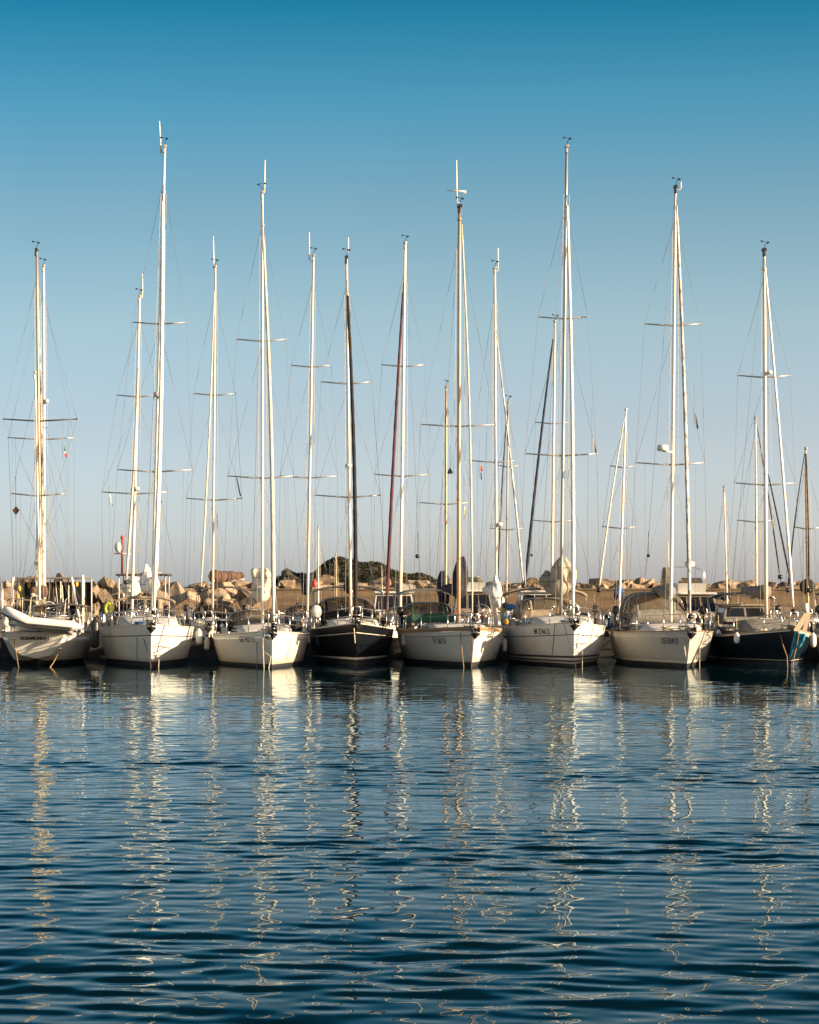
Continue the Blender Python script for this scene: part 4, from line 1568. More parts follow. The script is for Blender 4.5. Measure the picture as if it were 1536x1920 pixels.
# boarding plank folded up against the bow, teal cloth hanging under it
b = MB()
for (xa, ya, xb, yb, w) in [(1516, 1146, 1493, 1183, .085), (1517, 1152, 1507, 1190, .07)]:
    p, q = W(xa, ya, 98.9), W(xb, yb, 98.6)
    d = (q - p)
    s = Vector((d.z, 0, -d.x)).normalized() * w
    e = Vector((0, .06, 0))
    b.loft([[p - s, p + s, p + s + e, p - s + e], [q - s * 1.15, q + s * 1.15, q + s * 1.15 + e, q - s * 1.15 + e]], True, True, 0, False)
root = b.build('boarding_plank', 'teak_pale')
tag(root, 'pale wooden boarding plank hoisted at the bow of the navy yacht', 'plank')
MB().tube([W(1512, 1148, 98.86), W(1511, 1132, 98.9)], .10, n=8).build('end_roller', 'plastic_white', root)
MB().box(W(1507, 1189, 98.55), (.42, .09, .12), ry=.35, bevel=.02).build('end_board', 'plastic_white', root)


def cloth(name, label, cat, outline, Y, mat, th=.16, seed=0, group=None, parent=None):
    """hanging cloth: rows of (y, xl, xr) pixels, folded in depth"""
    b = MB()
    front, back = [], []
    n = 9
    for i, (y, xl, xr) in enumerate(outline):
        rf, rb = [], []
        for k in range(n):
            u = k / (n - 1)
            p = W(xl + (xr - xl) * u, y, Y)
            fold = .09 * math.sin(u * 11 + i * .7 + seed) + .05 * math.sin(u * 23 + i * 1.3)
            e = math.sin(u * math.pi) ** .5
            rf.append(p + Vector((0, -th * e + fold * e, 0)))
            rb.append(p + Vector((0, th * e * .6 + fold * e, 0)))
        front.append(rf)
        back.append(list(reversed(rb)))
    b.loft([f + r for f, r in zip(front, back)], True, True)
    o = b.build(name, mat)
    return tag(o, label, cat, group)


cloth('hanging_cloth', 'long teal cloth hanging down the stem of the navy yacht', 'cloth',
      [(1183, 1491, 1494), (1188, 1489, 1496), (1198, 1487, 1496), (1208, 1484, 1493), (1216, 1483, 1489), (1222, 1482, 1486), (1230, 1480, 1484), (1236, 1479, 1481)], 98.7, 'canvas_teal', seed=1, group='teal cloths at the navy bow')
cloth('hanging_cloth', 'short bunched teal cloth under the end of the boarding plank', 'cloth',
      [(1188, 1500, 1511), (1193, 1499, 1511), (1200, 1497, 1509), (1206, 1496, 1506), (1212, 1494, 1503), (1216, 1493, 1498)], 98.5, 'canvas_teal', seed=3, group='teal cloths at the navy bow')

# --- grey yacht cut by the right edge
sailboat(
    'pale grey yacht cut off by the right edge of the photo', 19.3, 101.5, .09,
    Hull(L=11.0, B=3.7, hb=1.45, hm=1.22, hs=1.2, rake=.6), GREY, wl=.14, stripes=[(.80, .03)],
    roof=[dict(y0=2.4, y1=7.6, h=.5, wf=.64)], bimini=[dict(y0=8.6, y1=10.6, w=1.3, z=2.9, base=1.25, mat='canvas_black')],
    masts=[dict(bot=(1700, 1160), top=(1700, 420), Y=105.6, w=9, zbot=1.6, sp=[(700, 1650, 1750)])])

# --- white yacht beyond the left edge
sailboat(
    'white yacht mostly beyond the left edge beside the ketch', -19.6, 101, .10,
    Hull(L=11.0, B=3.5, hb=1.45, hm=1.2, hs=1.2, rake=.6), WHITE, wl=.14, stripes=[(.80, .03)],
    roof=[dict(y0=2.4, y1=7.6, h=.45, wf=.64)], masts=[dict(bot=(-165, 1160), top=(-165, 420), Y=105.2, w=9, zbot=1.6, sp=[(700, -210, -120)])])

# ------------------------------------------------------------------ second and third row of boats, inside the harbour
def inner(label, mast, th=.06, L=9.5, B=3.1, hb=1.3, hm=1.12, mats=None, Ym=120.0, **k):
    Xm = W(*mast['bot'], Ym).x
    mats = mats or [NAVY, GREY, BLACK, CREAM][int(mast['bot'][0]) % 4]
    ys = L * .38
    X = Xm + ys * math.sin(th)
    Y = Ym - ys * math.cos(th)
    mast = dict(mast, Y=Ym, zbot=1.45)
    H = Hull(L=L, B=B, hb=hb, hm=hm, hs=hm, rake=.55, pbow=.65, pmid=.16)
    for f in k.get('furl', []):
        f.setdefault('Yt', Ym - .35)
        f.setdefault('Yb', Y + .2)
    for bg in k.get('bags', []):
        bg.setdefault('Y', Ym + .7)
    return sailboat(label, X, Y, th, H, mats, group='yachts moored in the inner rows', masts=[mast], roof=[dict(y0=2.0, y1=6.6, h=.42, wf=.62, nwin=2)], stripes=[(.82, .03)], **k)


inner('yacht behind the ketch, its mast doubled beside the ketch mainmast', dict(bot=(83, 1100), top=(82, 500), w=7.5, mat='alu_white', sp=[(820, 14, 138)], radar=(86, 752, 12), back=False),
      Ym=121, dodger=[dict(y0=5.2, y1=6.5, w=1.0, h=.75, mat='canvas_grey')], furl=[dict(top=(71, 530), bot=(69, 1050), w=4, mat='spar_dark')])
inner('yacht behind the fishing boat with a beige furled sail hugging its mast', dict(bot=(249, 1085), top=(262, 557), w=8, mat='alu_white', sp=[(740, 219, 300), (922, 190, 313)], ant=[(267, 513, 267, 556)], radar=(256, 916, 11), boom=dict(zb=2.7, L=3.6, cover='sail_white', r=.3)),
      Ym=119, furl=[dict(top=(259, 690), bot=(237, 1085), w=6, mat='sail_cream')],
      bags=[dict(name='gathered_mainsail', pa=232, pb=266, pc=1081, pd=1114, mat='sail_white', seed=21, neck=.5, top_frac=.3, wob=.25)])
inner('yacht with a brown sail cover in front of the rock heap', dict(bot=(399, 1120), top=(404, 501), w=6.5, mat='alu', sp=[(737, 363, 441), (934, 349, 453)], ant=[(400, 443, 401, 503)], boom=dict(zb=3.25, L=3.6, cover='canvas_brown', r=.27, side=1.25)),
      Ym=120, th=.03, bimini=[dict(y0=6.6, y1=8.6, w=1.25, z=2.98, base=1.2, mat='canvas_black', dx=.35, sag=.35)], furl=[dict(top=(402, 545), bot=(377, 1100), w=4.5, mat='sail_cream')],
      dodger=[dict(y0=4.6, y1=5.9, w=1.0, h=.7, mat='canvas_black', vin='vinyl_dark')])
inner('yacht with a navy sail bag and a red buoy, left of the black hull', dict(bot=(577, 1120), top=(588, 480), w=7.5, mat='alu', sp=[(684, 546, 621), (892, 525, 633)], ant=[(580, 435, 580, 487)], boom=dict(zb=2.9, L=3.6, cover='canvas_navy', r=.25)),
      Ym=119, bags=[dict(name='sail_bag', pa=563, pb=586, pc=1075, pd=1116, mat='canvas_navy', seed=23, neck=.7, top_frac=.15)], dodger=[dict(y0=4.8, y1=6.0, w=1.0, h=.7, mat='canvas_navy')])
inner('yacht with a dark red furled headsail, right of the black hull', dict(bot=(751, 1135), top=(760, 457), w=9, mat='alu_white', sp=[(683, 716, 797), (889, 703, 803)], boom=dict(zb=2.7, L=3.6, cover='canvas_grey', r=.24)),
      Ym=119, furl=[dict(top=(757, 530), bot=(724, 1160), w=8, mat='canvas_red', lean=-1, wtop=.6)], th=-.17, dodger=[dict(y0=4.8, y1=6.0, w=1.0, h=.65, mat='canvas_grey', vin='vinyl_clear')])
inner('yacht with a white gathered jib beside the navy sail bag', dict(bot=(931, 1130), top=(928, 504), w=7.5, mat='alu_white', sp=[(863, 881, 967)], ant=[(934, 465, 934, 505)], radar=(937, 983, 12), boom=dict(zb=2.6, L=3.6, cover='sail_white', r=.24)),
      Ym=119, bags=[dict(name='gathered_jib', pa=919, pb=944, pc=1076, pd=1140, mat='sail_white', seed=29, neck=.12, top_frac=.8, Y=117.0)],
      furl=[dict(top=(930, 620), bot=(981, 1092), w=5, mat='sail_mottled', lean=1)], th=.12)
inner('small yacht with a blue cloth on its boom between two front bows', dict(bot=(1162, 1125), top=(1174, 769), w=6.5, mat='alu_white', sp=[(873, 1146, 1190), (987, 1131, 1194)], vane=False, boom=dict(zb=2.4, L=3.0, cover='canvas_navy', r=.2)),
      Ym=119, L=8.5, B=2.7, furl=[dict(top=(1171, 785), bot=(1124, 1100), w=4.5, mat='sail_cream', lean=-1)], th=-.15,
      bags=[dict(name='sail_bag', pa=1152, pb=1168, pc=1098, pd=1122, mat='canvas_blue', seed=33, neck=.3, Y=119.6)], bimini=[dict(y0=5.6, y1=7.4, w=1.15, z=2.65, base=1.2, mat='canvas_black', dx=.9)])
inner('slim-masted yacht behind the navy hull with a dark raking stay', dict(bot=(1419, 1110), top=(1417, 785), w=6.5, mat='alu', sp=[(975, 1384, 1453)], vane=False, boom=dict(zb=2.5, L=3.2, cover='canvas_black', r=.22)),
      Ym=121, L=9, B=2.9, furl=[dict(top=(1420, 800), bot=(1462, 1075), w=3.2, mat='canvas_black')])
inner('yacht with a dark-edged mast and dark raking stay at the right edge', dict(bot=(1515, 1110), top=(1511, 842), w=8, mat='alu_gold', sp=[(988, 1492, 1545)], vane=False, boom=dict(zb=2.8, L=3.6, cover='canvas_black', r=.3)),
      Ym=119, furl=[dict(top=(1509, 850), bot=(1478, 1100), w=3.6, mat='canvas_black', lean=-1), dict(top=(1512, 850), bot=(1517, 1100), w=4, mat='canvas_black')], th=-.1)
inner('yacht whose short mast stands left of the tan mast, navy sail bag', dict(bot=(836, 1120), top=(837, 726), w=7.5, mat='alu_gold', sp=[(942, 786, 880)], vs=.6, radar=None, boom=dict(zb=2.6, L=3.2, cover='canvas_navy', r=.25)),
      Ym=132, bags=[dict(name='sail_bag', pa=820, pb=843, pc=1070, pd=1136, mat='canvas_navy', seed=37, neck=.4, top_frac=.3)])
inner('yacht with a thin mast and two pairs of spreaders right of the white jib', dict(bot=(950, 1110), top=(953, 755), w=5.5, mat='alu_grey', sp=[(872, 935, 975), (990, 920, 983)]),
      Ym=133, furl=[dict(top=(951, 770), bot=(934, 1080), w=3.5, mat='canvas_navy', lean=-1)], boom_=0)
inner('yacht with a navy furled headsail raking left beside the beige mainsail', dict(bot=(1035, 1110), top=(1041, 604), w=7.5, mat='alu', sp=[(791, 1005, 1067), (975, 998, 1080)], boom=dict(zb=2.6, L=3.2, cover='canvas_navy', r=.22)),
      Ym=131, furl=[dict(top=(1037, 636), bot=(985, 1095), w=7, mat='canvas_navy', lean=-1)], th=-.2)
inner('small yacht with a short bare mast behind the motor cruiser', dict(bot=(1363, 1105), top=(1358, 914), w=5, mat='alu', sp=[], vane=False, boom=dict(zb=2.3, L=2.6, cover='canvas_navy', r=.2)), Ym=132, L=7.5, B=2.5)
inner('small yacht with a thin white mast in front of the headland', dict(bot=(597, 1100), top=(597, 990), w=4.5, mat='alu_white', sp=[], vane=False), Ym=138, L=7, B=2.3)
inner('small yacht with a thin tan mast rising before the headland peak', dict(bot=(631, 1100), top=(630, 1040), w=4, mat='alu_gold', sp=[], vane=False), Ym=138, L=7, B=2.3)


def motorboat(label, px, Y, B, L=7.5, cab=(2.0, 5.2, 1.3, .42), mats=WHITE, roofm='plastic_white', cabm='deck_white', fly=None, top=None, arch=False, group='motor boats in the inner rows', th=.04):
    X = W(px, 1100, Y).x
    root = tag(empty('motor_cruiser', (X, Y, 0), th), label, 'motor boat', group)
    H = Hull(L=L, B=B, hb=1.35, hm=1.0, hs=.9, rake=.9, pbow=.9, pmid=.15, tr=.92, smax=.6)
    hull_parts(root, H, mats, [(.75, .05)], .14, 'alu', 'deck_white')
    rails(root, H, pushpit=False, seed=2)
    y0, y1, h, wf = cab
    w = B * wf
    z0 = H.zy(y0) - .05
    b = MB()
    def ring(z, k, dy):
        return [(-w * k, y0 + dy, z), (w * k, y0 + dy, z), (w * k, y1, z), (-w * k, y1, z)]
    b.loft([ring(z0, 1.06, -.5), ring(z0 + h * .45, 1.0, -.2), ring(z0 + h, .86, .55)], True, True, 0, False)
    c = b.build('cabin', cabm, root)
    za, zb = z0 + h * .50, z0 + h * .93
    def q(u, z):
        t = (z - z0 - h * .45) / (h * .55)
        return Vector((w * (1 - .14 * t) * u, y0 - .2 + .75 * t - .012, z))
    for a, e in ((-.92, -.34), (-.28, .28), (.34, .92)):
        P = [q(a, za), q(e, za), q(e, zb), q(a, zb)]
        MB().loft([[p + Vector((0, .03, 0)) for p in P], P], True, True, 0, False).build('window', 'dark_acrylic', c)
    for s in (-1, 1):
        P = [Vector((s * (w * (1 - .14 * (z - z0 - h * .45) / (h * .55)) + .012), y, z)) for (y, z) in ((y0 + .3, za), (y1 - .3, za), (y1 - .3, zb), (y0 + .75, zb))]
        MB().loft([[p - Vector((s * .03, 0, 0)) for p in P], P], True, True, 0, False).build('window', 'dark_acrylic', c)
    MB().box((0, (y0 + y1) / 2 + .45, z0 + h + .05), (w * 1.95, y1 - y0 + .3, .10), bevel=.04).build('roof', roofm, c)
    zt = z0 + h + .1
    if fly:
        fw, fh = fly
        b = MB()
        b.loft([[(-fw, y0 + .9, zt), (fw, y0 + .9, zt), (fw, y1 + .4, zt), (-fw, y1 + .4, zt)], [(-fw * 1.05, y0 + .6, zt + fh), (fw * 1.05, y0 + .6, zt + fh), (fw * 1.05, y1 + .4, zt + fh), (-fw * 1.05, y1 + .4, zt + fh)]], True, True, 0, False)
        f = b.build('flybridge', 'plastic_white', root)
        MB().loft([[(-fw * .8, y0 + .75, zt + fh), (fw * .8, y0 + .75, zt + fh), (fw * .8, y0 + .79, zt + fh), (-fw * .8, y0 + .79, zt + fh)],
                   [(-fw * .7, y0 + 1.0, zt + fh + .25), (fw * .7, y0 + 1.0, zt + fh + .25), (fw * .7, y0 + 1.04, zt + fh + .25), (-fw * .7, y0 + 1.04, zt + fh + .25)]], True, True, 0, False).build('windscreen', 'vinyl_dark', f)
        zt += fh
    if arch:
        b = MB()
        for yy in (y1 - .2, y1 + .1):
            b.tube([(-w * .95, yy, zt - .2), (-w * .9, yy, zt + .55), (-w * .5, yy, zt + .75), (w * .5, yy, zt + .75), (w * .9, yy, zt + .55), (w * .95, yy, zt - .2)], .025, n=6)
        a = b.build('radar_arch', 'steel', root)
        MB().tube([(w * .3, y1, zt + .75), (w * .3, y1, zt + .82), (w * .3, y1, zt + .98), (w * .3, y1, zt + 1.04)], [.16, .24, .24, .14], n=12).build('radar_dome', 'plastic_white', a)
        MB().tube([(-w * .6, y1, zt + .7), (-w * .62, y1, zt + 2.0)], [.02, .008], n=5).build('antenna', 'alu_white', a)
    else:
        MB().tube([(w * .4, y1 - .4, zt), (w * .4, y1 - .4, zt + .03), (w * .4, y1 - .4, zt + .2), (w * .4, y1 - .4, zt + .28)], [.14, .2, .2, .1], n=12).build('radar_dome', 'plastic_white', root)
        MB().tube([(-w * .5, y1 - .4, zt), (-w * .52, y1 - .3, zt + 1.3)], [.018, .008], n=5).build('antenna', 'alu_white', root)
    outboard(root, (-.3, L + .05, .75), 1.3)
    return root, H


motorboat('white motor cruiser with a dark windscreen right of the dark spray hood', 742, 127, 2.5, cab=(2.0, 5.0, 1.55, .40))
motorboat('white motor cruiser with a tall pale cabin behind the navy sail bag', 893, 128, 2.3, cab=(1.8, 5.0, 1.6, .40), fly=(.6, .38), cabm='canvas_beige')
motorboat('white motor cruiser with a dark window band under the beige mainsail', 1022, 122.5, 2.3, L=6.5, cab=(1.8, 5.0, 1.62, .44))
mr, mH = motorboat('white flybridge motor cruiser with a steel radar arch behind the clear spray hood', 1314, 119, 2.6, L=8, cab=(1.8, 5.6, 1.5, .42), fly=(.62, .42), arch=True, cabm='canvas_beige')


def fishing_boat():
    Y = 131.0
    X = W(270, 1100, Y).x
    root = tag(empty('fishing_boat', (X, Y, 0), .03), 'fishing boat with a red gear mast and a long flat dark roof', 'fishing boat', 'motor boats in the inner rows')
    Minv = (Matrix.Translation((X, Y, 0)) @ Matrix.Rotation(.03, 4, 'Z')).inverted()
    H = Hull(L=8, B=2.9, hb=1.4, hm=1.0, hs=1.0, rake=.6, tr=.85, pbow=.8, pmid=.15)
    hull_parts(root, H, WHITE, [(.8, .08)], .16, 'teak', 'deck_grey')
    a, e = W(222, 1078, Y + 3), W(319, 1078, Y + 3)
    c = Minv @ ((a + e) / 2)
    r = MB().box((c.x, c.y, c.z), ((e - a).x, 3.4, .10), bevel=.02).build('roof', 'spar_dark', root)
    for sx in (-1, 1):
        for sy in (-1, 1):
            MB().tube([(c.x + sx * 1.15, c.y + sy * 1.5, 1.0), (c.x + sx * 1.15, c.y + sy * 1.5, c.z)], .035, n=6).build('roof_post', 'alu', root)
    MB().box((c.x + .1, c.y + .4, 1.7), (1.5, 1.6, 1.5), bevel=.06).build('cabin', 'canvas_beige', root)
    for u in (-.38, .38):
        MB().box((c.x + .1 + u, c.y - .41, 2.05), (.55, .03, .5), bevel=.01).build('window', 'dark_acrylic', root)
    MB().tube([(c.x - .2, c.y - .5, c.z + .04), (c.x + .9, c.y - .4, c.z + .10)], [.06, .05], n=8).build('rolled_awning', 'canvas_beige', root)
    MB().tube([(c.x + .25, c.y, c.z), (c.x + .25, c.y, c.z + .12), (c.x + .25, c.y, c.z + .36)], [.07, .05, .06], n=8).build('light_mast', 'alu_white', root)
    p, q = Minv @ W(229, 1079, Y + 2), Minv @ W(229.5, 1010, Y + 2)
    m = MB().tube([p, p + (q - p) * .95, q], [.058, .05, .04], n=8).build('gear_mast', 'red_paint', root)
    MB().ball(q + Vector((0, 0, .05)), (.10, .10, .12), n=8, m=6).build('mast_light', 'orange_red', m)
    s = Minv @ W(222, 1026, Y + 2)
    MB().ball(s, (.16, .12, .26), n=12, m=8, power=.8).build('searchlight', 'plastic_white', m)
    MB().tube([s + Vector((.14 * math.cos(t), .0, .24 * math.sin(t))) for t in np.linspace(0, 6.28, 17)], .04, n=5, caps=False).build('searchlight_rim', 'red_paint', m)
    MB().box(Minv @ W(222, 1038, Y + 2), (.42, .25, .06), bevel=.01).build('platform', 'red_paint', m)
    MB().box(Minv @ W(237, 1038.5, Y + 2), (.46, .14, .10), bevel=.03).build('radar_scanner', 'plastic_white', m)
    for k, yy in enumerate((1018, 1023, 1027, 1031)):
        MB().tube([Minv @ W(230, yy, Y + 2), Minv @ W(235, yy, Y + 2)], .012, n=4).build('rung', 'red_paint', m)
    rails(root, H, seed=4, pushpit=False)


fishing_boat()


def work_shelter():
    Y = 136.0
    X = W(98, 1100, Y).x
    root = tag(empty('work_barge', (X, Y, 0)), 'dark work barge with a flat roof hung with gear behind the ketch', 'barge', 'motor boats in the inner rows')
    H = Hull(L=7.5, B=4.0, hb=1.15, hm=1.1, hs=1.1, rake=.3, tr=.95, pbow=.4, pmid=.12, pw=4)
    hull_parts(root, H, NAVY, [(.8, .06)], .16, 'teak', 'deck_grey')
    a, e = W(32, 1083, Y + 3), W(166, 1083, Y + 3)
    c = (a + e) / 2 - Vector((X, Y, 0))
    w = (e - a).x
    MB().box((c.x, c.y, c.z - .03), (w, 3.6, .09), bevel=.02).build('roof', 'canvas_grey', root)
    for sx in (-.98, -.33, .33, .98):
        for sy in (-1, 1):
            MB().tube([(c.x + sx * w / 2, c.y + sy * 1.6, 1.0), (c.x + sx * w / 2, c.y + sy * 1.6, c.z - .05)], .04, n=6).build('roof_post', 'alu', root)
    MB().box((c.x, c.y + 1.7, 2.1), (w * .96, .08, 2.2), bevel=.02).build('back_screen', 'canvas_black', root)
    rng = random.Random(3)
    for k in range(22):
        x, z = c.x + rng.uniform(-.47, .47) * w, rng.uniform(1.3, c.z - .3)
        y = c.y - rng.uniform(.2, 1.5)
        kind = rng.randrange(3)
        if kind == 0:
            MB().ball((x, y, z), (.11, .11, .16), n=8, m=6).build('float', rng.choice(['fender_white', 'canvas_beige', 'yellow_paint', 'orange_red']), root)
            MB().tube([(x, y, z + .1), (x, y, c.z - .05)], .012, n=4).build('hanging_rope', 'rope_pale', root)
        elif kind == 1:
            MB().box((x, y, 1.15 + .2), (rng.uniform(.3, .6), .4, rng.uniform(.3, .6)), bevel=.03).build('crate', rng.choice(['canvas_beige', 'canvas_grey', 'canvas_blue', 'teak_pale']), root)
        else:
            MB().tube([(x, y, 1.1), (x + rng.uniform(-.25, .25), y, c.z - .1)], .03, n=5).build('stowed_pole', rng.choice(['alu', 'teak_pale', 'alu_gold']), root)


work_shelter()


# ------------------------------------------------------------------ fenders, mooring lines, flags and other loose things
def fender(px, y0, y1, Y, w, label, mat='fender_white', group='fenders hung along the hulls'):
    T, Bm = W(px, y0, Y), W(px, y1, Y)
    r = w / 2 / F * Y
    root = tag(empty('fender', T), label, 'fender', group)
    h = T.z - Bm.z
    b = MB()
    zs = [(0, .25), (-.06, .55), (-.12, .9), (-.2, 1), (-h * .5, 1.02), (-h + .12, 1), (-h + .04, .8), (-h, .3)]
    b.tube([(0, 0, z) for z, _ in zs], [r * k for _, k in zs], n=14)
    body = b.build('body', mat, root)
    MB().tube([(0, 0, 0), (0, 0, .07)], [r * .4, r * .3], n=8).build('end_cap', 'canvas_navy', root)
    MB().tube([(0, 0, .05), (.0, .05, .30), (0, .12, .55)], .012, n=4).build('lanyard', 'rope_pale', root)


fender(373, 1178, 1209, 104.6, 12, 'white cylinder fender at the right side of the thick-furled white yacht')
fender(388, 1194, 1220, 106.3, 11, 'tan-shaded fender in the gap left of the GE lettered yacht', 'fender_white')
fender(395.5, 1192, 1219, 106.6, 9, 'rust-brown fender beside the tan-shaded fender in the gap', 'canvas_brown')
fender(757, 1189, 1211, 105.2, 9, 'grey fender at the left side of the SV lettered yacht')
fender(947, 1196, 1222, 104.8, 9, 'pale fender in the gap between the SV and IM lettered yachts')
fender(712, 1174, 1192, 104.0, 6, 'small white fender on the right rail of the black-hulled yacht')
fender(1382, 1185, 1207, 101.6, 11, 'white fender with navy cap on the navy hull')
fender(1347.5, 1180, 1195, 104.6, 11, 'short cream fender at the left end of the navy hull')
fender(1525, 1186, 1214, 101.2, 12, 'white fender against the grey hull at the right edge')
fender(178, 1160, 1215, 103.0, 17, 'large black fender between the ketch and the first white bow', 'plastic_black')
fender(597, 1188, 1212, 104.6, 8, 'shaded grey fender at the left side of the black-hulled yacht', 'fender_navy')

b = MB()
b.ball(W(503, 1192, 98.25), .15, n=16, m=10)
o = tag(b.build('ball_fender', 'steel'), 'silver ball fender hung on the bow of the GE lettered yacht', 'fender')
MB().tube([W(503, 1189, 98.2), W(506, 1180, 98.3)], .014, n=4).build('lanyard', 'rope_pale', o)


def line(pts, label, mat='rope_pale', r=.022, group='mooring lines at the bows'):
    b = MB()
    P = [W(x, y, Y) for x, y, Y in pts]
    if P[-1].z < .12:
        P.append(P[-1] + (P[-1] - P[-2]).normalized() * .8)
    r *= .8
    Q = []
    for i in range(len(P) - 1):
        for k in range(6):
            t = k / 6
            p = P[i] + (P[i + 1] - P[i]) * t
            p.z -= .06 * math.sin(t * math.pi) * (P[i + 1] - P[i]).length * .5
            Q.append(p)
    Q.append(P[-1])
    b.tube(Q, r, n=6)
    tag(b.build('mooring_line', mat), label, 'rope', group)


for x_, y_ in ((26, 1197), (112, 1216)):
    p_ = kMi @ W(x_, y_, 101.45)
    MB().tube([p_ + Vector((0, -.12, 0)), p_ + Vector((0, .03, 0))], [.075, .06], n=10).build('hawse_pipe', 'steel', khull)
line([(26, 1198, 101.4), (31, 1228, 100.4), (36, 1256, 98.8)], 'yellow mooring line at the left quarter of the ketch', 'rope_yellow', .026)
line([(112, 1217, 101.4), (94, 1251, 99.2)], 'yellow mooring line slanting from the right quarter of the ketch', 'rope_yellow', .026)
line([(257, 1174, 100.9), (257, 1238, 100.2)], 'dark vertical line on the left bow of the thick-furled white yacht', 'rope_dark', .02)
line([(264, 1176, 100.5), (281, 1236, 99.6), (283, 1252, 99.2)], 'slanting bow line reaching the stem of the thick-furled white yacht', 'rope_dark', .02)
line([(299, 1222, 99.8), (297, 1253, 99.2)], 'pale line dropping to the water right of the thick-furled yacht stem', 'rope_pale', .022)
line([(482, 1184, 99.6), (482, 1246, 99.0)], 'dark vertical line left of the silver ball fender', 'rope_dark', .02)
line([(494, 1186, 98.8), (493, 1208, 98.4), (495, 1253, 98.0)], 'pale doubled bow line below the silver ball fender', 'rope_pale', .026)
line([(495, 1222, 98.1), (508, 1231, 98.0), (504, 1253, 97.8)], 'pale slack loop of rope at the stem of the GE lettered yacht', 'rope_pale', .022)
line([(549, 1186, 99.6), (536, 1238, 98.8)], 'grey line slanting down the sunlit bow of the GE lettered yacht', 'rope_dark', .016)
line([(664, 1178, 100.2), (666, 1206, 100.1)], 'short pale line on the stem of the black-hulled yacht', 'rope_pale', .03)
line([(863, 1180, 100.2), (866, 1215, 99.6), (870, 1254, 99.1)], 'pale yellow bow line left of the SV yacht stem', 'rope_yellow', .024)
line([(886, 1188, 99.0), (884, 1254, 98.9)], 'rusty line hanging down the stem of the SV yacht', 'rust', .024)
line([(1041, 1168, 100.9), (1035, 1231, 100.2)], 'brown line down the left bow of the IM lettered yacht', 'rope_dark', .02)
line([(1058, 1170, 100.2), (1075, 1230, 99.5), (1080, 1252, 99.2)], 'slanting grey bow line on the IM lettered yacht', 'rope_dark', .018)
line([(1112, 1176, 101.3), (1106, 1206, 101.0)], 'brown line on the sunlit bow of the IM lettered yacht', 'rope_dark', .018)
line([(1092, 1212, 99.9), (1092, 1252, 99.4)], 'pale line dropping to the water right of the IM yacht stem', 'rope_pale', .018)
line([(1282, 1198, 98.6), (1286, 1231, 98.4)], 'thick pale line on the left bow of the 2GE lettered yacht', 'rope_pale', .03)
line([(1313, 1168, 98.4), (1312, 1252, 97.9)], 'long thin line hanging in front of the sunlit 2GE bow', 'rope_pale', .016)
line([(1463, 1184, 100.4), (1468, 1208, 99.8), (1476, 1230, 99.2), (1477, 1250, 99.0)], 'yellow line on the left bow of the navy yacht', 'rope_yellow', .024)
line([(1498, 1189, 98.8), (1493, 1216, 98.8), (1489, 1232, 98.8), (1487, 1250, 98.8)], 'orange-tan line right of the teal cloth at the navy bow', 'rope_yellow', .026)


def flag(pts, Y, mats, label, names=None, cat='flag'):
    """pts: polygon strips given as list of quads in photograph pixels, one material each"""
    root = tag(empty('flag', W(*pts[0][0], Y)), label, cat, 'small flags and shapes in the rigging')
    o = W(*pts[0][0], Y)
    for i, (q, m) in enumerate(zip(pts, mats)):
        P = [W(x, y, Y) - o for x, y in q]
        Pb = [p + Vector((0, .03, 0)) for p in P]
        N = len(P)
        b = MB()
        b.loft([[p + Vector((0, .04 * math.sin(k * 2.0), 0)) for k, p in enumerate(P)], [p + Vector((0, .04 * math.sin(k * 2.0), 0)) for k, p in enumerate(Pb)]], True, True, 0, False)
        b.build('cloth_panel' if len(mats) > 1 else 'cloth', m, root)
    MB().tube([Vector((-.02, .015, -.5)), Vector((-.02, .015, 1.2))], .006, n=4).build('halyard', 'wire', root)


flag([[(118, 838), (121, 836), (123, 846), (121, 847)], [(120, 846), (123, 845), (124, 851), (122, 852)], [(120, 851), (124, 850), (126, 856), (122, 858)]], 106.8, ['green_paint', 'sail_white', 'orange_red'], 'small drooping green white and red flag right of the ketch masts')
flag([[(30, 949), (36, 957), (30, 966), (23, 957)]], 106.5, ['canvas_brown'], 'dark diamond shape hung left of the ketch masts', cat='day shape')
flag([[(501, 658), (504, 657), (508, 681), (505, 683)]], 104.0, ['canvas_brown'], 'narrow rolled brown flag beside the GE yacht mast')
flag([[(1303, 777), (1305, 776), (1310, 803), (1307, 804)]], 104.0, ['canvas_brown'], 'narrow dark flag right of the 2GE yacht mast')
flag([[(1111, 823), (1114, 822), (1119, 848), (1116, 850)]], 104.2, ['canvas_beige'], 'narrow pale flag at the right spreader of the IM yacht')
flag([[(205, 928), (207, 926), (213, 950), (210, 948)]], 119, ['sail_cream'], 'thin pale pennant left of the red gear mast')
flag([[(297, 932), (301, 930), (303, 943), (299, 944)]], 104.3, ['canvas_brown'], 'small brown flag right of the thick white furled headsail')
flag([[(900, 873), (904, 872), (905, 883), (901, 884)], [(901, 886), (903, 886), (904, 901), (902, 899)]], 119, ['orange_red', 'canvas_navy'], 'small red and navy flag right of the tan mast')
flag([[(871, 950), (873, 949), (872, 972), (870, 970)]], 104.6, ['sail_cream'], 'thin pale pennant right of the tan mast')
flag([[(443, 897), (445, 896), (452, 930), (450, 931)]], 119.8, ['canvas_navy'], 'thin dark pennant above the spreader left of the cream furled sail')


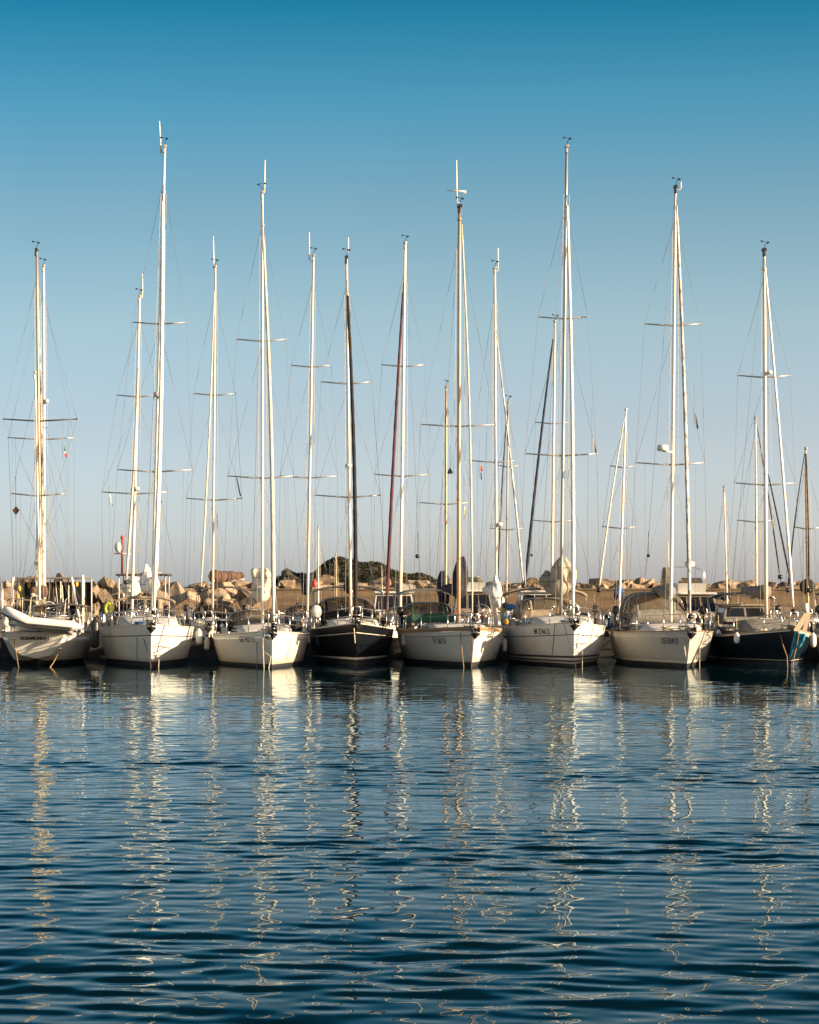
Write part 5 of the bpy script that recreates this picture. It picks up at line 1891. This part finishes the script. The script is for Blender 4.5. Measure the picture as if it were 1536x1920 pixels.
def hung(px, py, r, Y, label, mat='plastic_black', kind='ball'):
    p = W(px, py, Y)
    b = MB()
    if kind == 'ball':
        b.ball((0, 0, 0), r, n=10, m=7)
    else:
        b.tube([(0, 0, -r), (0, 0, -r * .4), (0, 0, r)], [r * .9, r, .02], n=8)
    b.tube([(0, 0, r * .8), (0, 0, r + .9)], .008, n=4)
    o = b.build('day_shape', mat)
    o.location = p
    tag(o, label, 'day shape', 'small flags and shapes in the rigging')


hung(783, 1043, .09, 108, 'small black ball hung in rigging right of the dark red furled sail')
hung(844, 883, .11, 106, 'dark conical radar reflector beside the tan mast', kind='cone')
hung(1216, 1042, .07, 106, 'small black ball hung left of the 2GE yacht mast')
hung(997, 1041, .07, 130, 'small dark ball on the navy furled headsail')

b = MB()
b.ball((0, 0, 0), (.13, .13, .17), n=12, m=8)
b.tube([(0, 0, .15), (0, 0, .22)], [.05, .04], n=6)
o = tag(b.build('buoy', 'orange_red'), 'bright red buoy hung right of the navy sail bag', 'buoy')
o.location = W(590, 1095, 118.2)

root = tag(empty('life_raft', W(593, 1147, 105.5)), 'white oval life raft canister beside the dark spray hood', 'life raft')
MB().ball((0, 0, 0), (.20, .16, .26), n=16, m=10, power=.85).build('canister', 'plastic_white', root)
MB().tube([(.205 * math.cos(a), .0, .265 * math.sin(a)) for a in np.linspace(0, 6.28, 25)], .018, n=5, caps=False).build('seam', 'canvas_grey', root)
MB().tube([(0, .1, -.2), (0, .25, -.75)], .025, n=6).build('bracket', 'steel', root)

root = tag(empty('lifebuoy', W(202, 1141, 104.8)), 'lime and black horseshoe lifebuoy on poles left of the first white bow', 'lifebuoy')
MB().tube([(.03 + .13 * math.cos(a), 0, .20 * math.sin(a)) for a in np.linspace(-1.0, 4.1, 17)], .075, n=8).build('ring', 'lime', root)
MB().box((-.16, .02, .0), (.13, .16, .44), bevel=.04).build('drogue_bag', 'plastic_black', root)
for x0, x1 in ((-.09, .02), (.08, .10)):
    MB().tube([(x0, .05, -.2), (x1, .08, -1.0)], .03, n=6).build('pole', 'teak_pale', root)


def dangling(px, py, Y, label, mat, r=(.14, .12, .22)):
    b = MB()
    b.ball((0, 0, 0), r, n=12, m=8, nz=.35, nscale=2.5, seed=px)
    o = b.build('rolled_cloth', mat)
    o.location = W(px, py, Y)
    tag(o, label, 'cloth')


dangling(957, 1138, 106.0, 'bright blue cloth over the rail left of the IM yacht', 'canvas_blue', (.22, .15, .12))
dangling(949, 1166, 104.6, 'yellow bag on the rail left of the IM yacht', 'yellow_paint', (.10, .12, .12))
